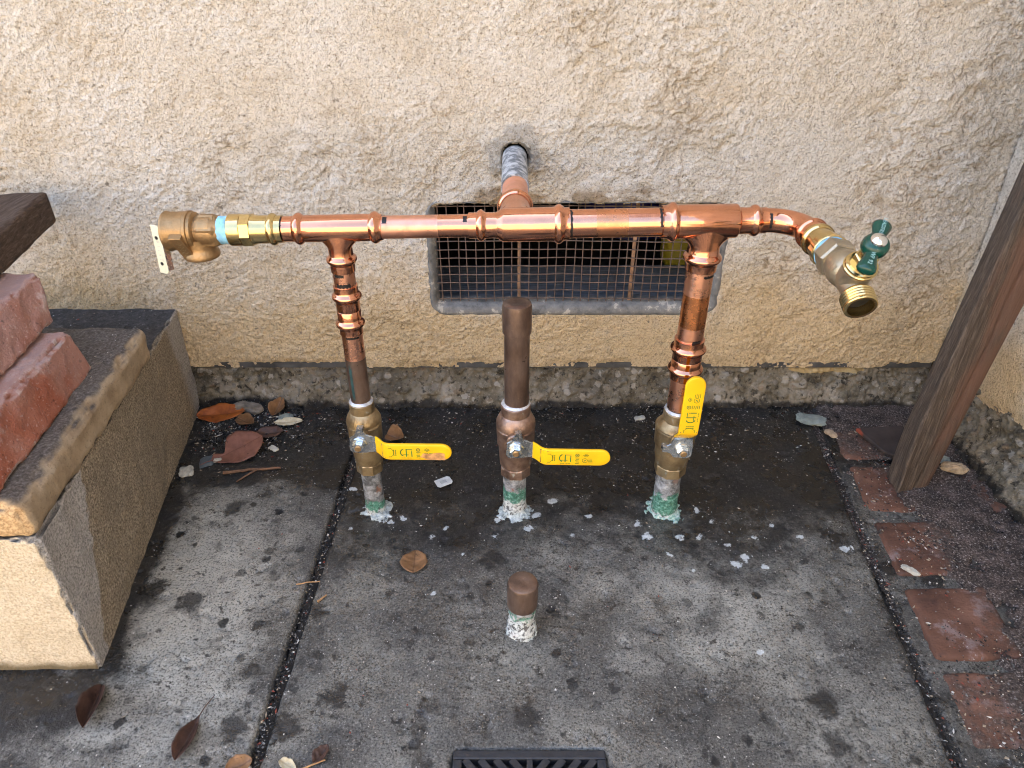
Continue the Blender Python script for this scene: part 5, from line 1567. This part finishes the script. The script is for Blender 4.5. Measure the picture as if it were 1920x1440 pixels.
leaf('fallen_leaf', -.3030, -.5650, GZ, .044, .016, R(262), LD, 'dark pointed leaf with a long stalk on the slab', .3, 1.2, 0, R(-8), 1.5, 0, 14, .022)
leaf('fallen_leaf', -.2455, -.5900, GZ, .024, .017, R(20), LT, 'torn orange tan leaf at the bottom of the left slab', .6, .5, R(-10), R(14), .9, 0, 15)
leaf('fallen_leaf', -.1750, -.5800, GZ, .020, .012, R(60), LD, 'tiny dark scrap of leaf by the joint of the slabs', .3, .6, 0, 0, .9, 0, 16)
leaf('fallen_leaf', -.2020, -.5900, GZ, .020, .009, R(-30), LP, 'small pale torn leaf beside the joint of the slabs', .5, .6, 0, R(10), .9, 0, 17)

def twig(pts, r, mat, label, extra=None):
    mb = MB(); n = 10
    P = [Vector(p) for p in pts]; Q = []
    for i in range(len(P) - 1):
        for k in range(n):
            q = P[i].lerp(P[i + 1], k / n); nz = vn(np.array([q.x * 160]), np.array([q.y * 160]), None, 3)[0]
            Q.append(q + Vector((0, 0, .0006 * nz)) + Vector((.0006 * nz, .0004 * nz, 0)))
    Q.append(P[-1])
    mb.tube(Q, [r * (1 - .35 * i / len(Q)) * (1 + .12 * math.sin(i * 1.9)) for i in range(len(Q))], 8)
    if extra:
        mb.tube([Vector(p) for p in extra], [r * .7, r * .55, r * .4][:len(extra)], 7)
    return tag(mb.build('twig', mat, loc=pts[0]), label, 'twig', 'twigs on the slab')
TW = simple('twig_bark', (.14, .075, .042, 1), .8, 0, var=.4, nscale=160, bump=.001)
TS = simple('dry_straw', (.38, .22, .10, 1), .7, 0, var=.3, nscale=200)
twig([(-.402, -.180, .0035), (-.365, -.172, .0032), (-.325, -.168, .0030)], .0024, TW, 'forked brown twig lying on the slab below the big leaf', [(-.358, -.172, .003), (-.368, -.185, .003), (-.378, -.197, .002)])
twig([(-.249, -.3785, .0025), (-.2225, -.3745, .003)], .0008, TS, 'thin straw lying across the joint of the slabs')
twig([(-.219, -.404, .002), (-.211, -.394, .0022)], .0013, TS, 'short orange splinter just right of the joint')
twig([(-.205, -.600, .002), (-.170, -.585, .0025)], .0011, TS, 'pale straw at the lower end of the joint')

# clear plastic tag
b = MB(); tx, ty = -.0935, -.198
ex_, ey_ = Vector((.86, .50, .02)).normalized(), Vector((-.50, .86, .06)).normalized()
pl = [(-.0115, -.0050), (-.0085, -.0078), (.0085, -.0078), (.0112, -.0050), (.0112, .0050), (.0085, .0078), (-.0110, .0078)]
b.prism(pl, (tx, ty, .0022), ex_, ey_, 0, .0009, 0, .0002)
tg = b.build('plastic_tag', simple('clear_plastic_tag', (.50, .55, .58, 1), .25, 0, var=.1), loc=(tx, ty, 0), smooth=False)
b = MB()
for k in range(7): b.stroke([(-.0045 + k * .0013, -.0028), (-.0045 + k * .0013, .0028)], .0005, Vector((tx, ty, .0022)) + ex_.cross(ey_) * .00105, ex_, ey_)
b.build('barcode', simple('grey_print', (.12, .14, .16, 1), .6), tg, smooth=False)
tag(tg, 'small translucent plastic tag with a grey bar code on the dark slab', 'tag')

def rock_mesh(seed, k=1):
    V, F = rough_box((1, .8, .6), .2 / k, .28, .16, 2.2, seed)
    rr = np.random.RandomState(seed); V = V * (1 + .12 * rr.randn(len(V), 1) * .4)
    return V, F
def chunk(name, x, y, sx, sy, sz, rz, mat, label, seed, cat, group=None, tilt=(0, 0)):
    V, F = rock_mesh(seed, 2)
    ca, sa = math.cos(rz), math.sin(rz)
    V = V * np.array([sx, sy / .8, sz / .6])
    V[:, 2] += tilt[0] * V[:, 0] + tilt[1] * V[:, 1]
    V = np.stack([V[:, 0] * ca - V[:, 1] * sa, V[:, 0] * sa + V[:, 1] * ca, V[:, 2]], -1)
    V[:, 2] += -V[:, 2].min() - .0008
    V += np.array([x, y, 0])
    return tag(link(name, np_mesh(name, V, F, mat, smooth=False), loc=(x, y, 0)), label, cat, group)
MCH = simple('pale_mortar_chip', (.42, .41, .35, 1), .9, 0, var=.3, nscale=150, bump=.001)
MCG = simple('greenish_grey_mortar', (.20, .235, .215, 1), .9, 0, var=.3, nscale=90, bump=.0015)
MCT = simple('tan_mortar_chip', (.36, .28, .185, 1), .9, 0, var=.35, nscale=160, bump=.0015)
MCS = simple('slate_grey_chip', (.075, .095, .105, 1), .6, 0, var=.2, nscale=90)
chunk('mortar_chip', .462, -.052, .042, .026, .008, R(-12), MCG, 'large greenish grey mortar flake beside the paving bricks', 41, 'mortar chip', 'loose chips')
chunk('mortar_chip', .478, -.088, .020, .010, .007, R(-60), MCT, 'small tan mortar crumb at the head of the right joint', 42, 'mortar chip', 'loose chips')
chunk('mortar_chip', .618, -.173, .032, .015, .013, R(-28), MCT, 'sandy tan plaster lump beside the foot of the post', 43, 'plaster lump', 'loose chips', (.1, 0))
chunk('mortar_chip', .607, -.150, .026, .014, .012, R(-30), MCG, 'grey plaster lump behind the tan one at the post', 44, 'plaster lump', 'loose chips')
chunk('mortar_chip', -.4545, -.176, .018, .022, .007, R(20), MCH, 'pale speckled mortar chip against the foot of the step', 45, 'mortar chip', 'loose chips')
chunk('mortar_chip', -.3480, -.122, .016, .010, .004, R(-30), MCH, 'flat pale pitted chip right of the big leaf', 46, 'mortar chip', 'loose chips')
chunk('mortar_chip', -.4350, -.152, .018, .024, .0035, R(15), MCS, 'dark slate flake left of the big leaf', 47, 'slate flake', 'loose chips')
chunk('mortar_chip', -.4200, -.150, .012, .008, .005, R(15), MCH, 'small white chip between slate flake and big leaf', 48, 'mortar chip', 'loose chips')
chunk('mortar_chip', -.350, -.048, .022, .014, .009, R(20), MCG, 'grey stone chip behind the pale cream leaf', 49, 'stone chip', 'loose chips')
chunk('mortar_chip', -.413, -.028, .046, .018, .016, R(-16), simple('buff_stone', (.19, .165, .13, 1), .85, 0, var=.4, nscale=80, bump=.002), 'long buff stone at the foot of the foundation behind the leaves', 50, 'stone', 'loose chips')
chunk('mortar_chip', .198, -.045, .018, .010, .004, R(10), MCH, 'pale flake on the black dirt behind the right valve', 51, 'mortar chip', 'loose chips')
chunk('mortar_chip', .470, -.357, .020, .008, .005, R(-45), MCH, 'long pale chip at the corner of the second paving brick', 52, 'mortar chip', 'loose chips')
# thin terracotta shard leaning on the bricks behind the post
TC = NT('dark_tile_shard', rough=.7)
TC.color(TC.mix(TC.step(TC.xyz(TC.co())[0], -.028, -.0305), TC.ramp(TC.noise(40, 4, .6), [(.3, (.022, .016, .015)), (.7, (.05, .038, .035))]), (.24, .05, .025)))
b = MB()
b.prism([(-.034, .030), (.036, .034), (.040, -.036), (.012, -.040), (-.014, -.020)], (.548, -.118, .006), (1, 0, .03), (0, 1, .10), 0, .006, 0, .001)
tag(b.build('tile_shard', TC.mat, loc=(.548, -.118, .006), smooth=False), 'dark broken tile with a red edge lying behind the foot of the post', 'tile')

# ---- grit, crumbs and lime splashes: nobody could count them
def scatter(name, pts, sizes, mat_of, mats, flat=.6, seed=0, label=None):
    rs = np.random.RandomState(seed)
    base = []
    for k in range(6):
        b0 = np.array([(-1, 0, 0), (1, 0, 0), (0, -1, 0), (0, 1, 0), (0, 0, -1), (0, 0, 1), (.6, .6, .5), (-.6, .5, .5), (.5, -.6, .5), (-.55, -.5, .55)], float)[:6]
        base.append(b0 * (1 + .35 * rs.randn(6, 1)))
    fc = np.array([(0, 2, 5), (2, 1, 5), (1, 3, 5), (3, 0, 5), (2, 0, 4), (1, 2, 4), (3, 1, 4), (0, 3, 4)])
    n = len(pts)
    V = np.zeros((n, 6, 3))
    ang = rs.rand(n) * 6.28; el = .6 + .8 * rs.rand(n)
    for i in range(n):
        b0 = base[i % 6] * np.array([sizes[i] * el[i], sizes[i] / el[i], sizes[i] * flat])
        ca, sa = math.cos(ang[i]), math.sin(ang[i])
        V[i, :, 0] = b0[:, 0] * ca - b0[:, 1] * sa + pts[i][0]; V[i, :, 1] = b0[:, 0] * sa + b0[:, 1] * ca + pts[i][1]; V[i, :, 2] = b0[:, 2] + pts[i][2]
    F = (fc[None] + (np.arange(n) * 6)[:, None, None]).reshape(-1, 3)
    me = np_mesh(name, V.reshape(-1, 3), F, mats, smooth=False)
    mi = np.repeat(np.array([mat_of(i, pts[i]) for i in range(n)], dtype=np.int32), 8)
    me.polygons.foreach_set('material_index', mi)
    return tag(link(name, me), label, 'grit', kind='stuff')
GM = [simple('grit_white', (.55, .54, .50, 1), .85), simple('grit_tan', (.33, .27, .19, 1), .85), simple('grit_grey', (.16, .155, .145, 1), .85), simple('grit_black', (.018, .017, .016, 1), .9), simple('grit_red', (.22, .05, .03, 1), .85)]
rs = np.random.RandomState(4)
pts, sz, ty_ = [], [], []
def put(x, y, z, s, t):
    if x < BLK(y) + .002 and y > -.492: return
    if x > WX - .02: return
    if DX0 - .002 < x < DX1 + .002 and y < DY1 + .002: return
    pts.append((x, y, z)); sz.append(s); ty_.append(t)
pick = lambda w: int(np.searchsorted(np.cumsum(w) / np.sum(w), rs.rand()))
for _ in range(5200):        # dark dirt along the foundation
    y = -abs(rs.randn()) * .085 - .004; x = rs.uniform(-.50, .47)
    put(x, y, .0004, .0005 + .0013 * rs.rand() ** 3, pick([1.4, 1.5, 3, 9, .3]))
for _ in range(2600):        # heap in the left corner
    x = -.47 + abs(rs.randn()) * .07; y = -.03 - abs(rs.randn()) * .05
    put(x, y, .002 * rs.rand(), .0008 + .0022 * rs.rand() ** 2.5, pick([.8, .9, 1.6, 12, .3]))
for _ in range(1600):        # joints
    y = rs.uniform(-.62, -.06); put(JL(y) + rs.randn() * .0035, y, -.0045 + .002 * rs.rand(), .0007 + .0012 * rs.rand() ** 2, pick([.35, .5, 1.6, 9, .3]))
    y = rs.uniform(-.62, -.10); put(JR(y) + rs.randn() * .0045, y, -.0040 + .002 * rs.rand(), .0007 + .0013 * rs.rand() ** 2, pick([.4, .5, 1.6, 9, .3]))
for _ in range(6500):        # crumbs on the brick edging
    y = rs.uniform(-.62, -.05); x = JR(y) + .012 + abs(rs.randn()) * .075 + .03 * (rs.rand() < .7)
    dens = .35 + .65 * sst(-.1, .25, vn(np.array([x * 26]), np.array([y * 26]), None, 8))[0]
    if rs.rand() > dens: continue
    put(x, y, .0008, .0005 + .0015 * rs.rand() ** 3, pick([1.0, 1.6, 3, 6, .7]))
for _ in range(1500):        # thin scatter over the slabs
    x, y = rs.uniform(-.48, .43), rs.uniform(-.62, -.12)
    put(x, y, .0004, .0004 + .0011 * rs.rand() ** 4, pick([3, 2, 2, 3, .5]))
for _ in range(420):         # crumbs on the back of the step
    x, y = rs.uniform(-.72, -.51), rs.uniform(-.15, -.004); pts.append((x, y, .1665 + .0345 * max(0, -y) + .0008)); sz.append(.0005 + .0014 * rs.rand() ** 3); ty_.append(pick([.7, .8, 1.5, 6, .2]))
for _ in range(260):         # and on the paver
    x, y = rs.uniform(-.50, -.44), rs.uniform(-.47, -.17); pts.append((x - .02, y, .2245)); sz.append(.0004 + .0010 * rs.rand() ** 3); ty_.append(pick([1.2, 1, 2, 4, .6]))
scatter('grit', pts, sz, lambda i, p: ty_[i], GM, .55, 3)

def blob_sheet(name, spots, mat, seed, hgt=.0006):
    """thin irregular splashes of dried lime on the slab"""
    mb = MB(); rnd = random.Random(seed)
    for x, y, r in spots:
        n = 9; ph_ = rnd.random() * 50
        prof = [max(.25, 1 + .55 * float(fbm(np.array([math.cos(a) * 2 + ph_]), np.array([math.sin(a) * 2]), None, 3, seed)[0]) * 2) for a in [2 * math.pi * k / n for k in range(n)]]
        vs = [(x, y, hgt * rnd.uniform(.5, 1.1))]
        for q, hh in ((.45, hgt * .95), (.8, hgt * .55), (1.0, -.0012)):
            for k in range(n):
                a = 2 * math.pi * k / n
                vs.append((x + math.cos(a) * prof[k] * r * q, y + math.sin(a) * prof[k] * r * q, hh * rnd.uniform(.6, 1.3) if hh > 0 else hh))
        fs = [(0, 1 + k, 1 + (k + 1) % n) for k in range(n)]
        for i in range(2):
            for k in range(n): fs.append((1 + i * n + k, 1 + (i + 1) * n + k, 1 + (i + 1) * n + (k + 1) % n, 1 + i * n + (k + 1) % n))
        mb.add(vs, fs)
    return tag(mb.build(name, mat, angle=60), 'dried white lime splashes scattered on the slab around the pipe feet', 'lime splash', kind='stuff')
spots = []
for x, y, r in SPL:
    for _ in range(int(2 + r * 500)):
        a = rs.rand() * 6.28; d = r * .62 * abs(rs.randn()); spots.append((x + math.cos(a) * d, y + math.sin(a) * d * .8, .0003 + .0006 * rs.rand() ** 2))
for _ in range(150):
    px = [XL, XC, XR, .25][rs.randint(4)]; d = abs(rs.randn()) * .075 + .012; a = -rs.rand() * 3.14
    spots.append((px + math.cos(a) * d, -.25 + math.sin(a) * d * .8, .0003 + .0006 * rs.rand() ** 2))
spots = spots[::3]
spots = [s for s in spots if min(math.hypot(s[0] - q, s[1] + .25) for q in (XL, XC, XR)) > .012 and math.hypot(s[0] - .0105, s[1] + .4385) > .016]
blob_sheet('lime_splashes', spots, M['crust'], 5)
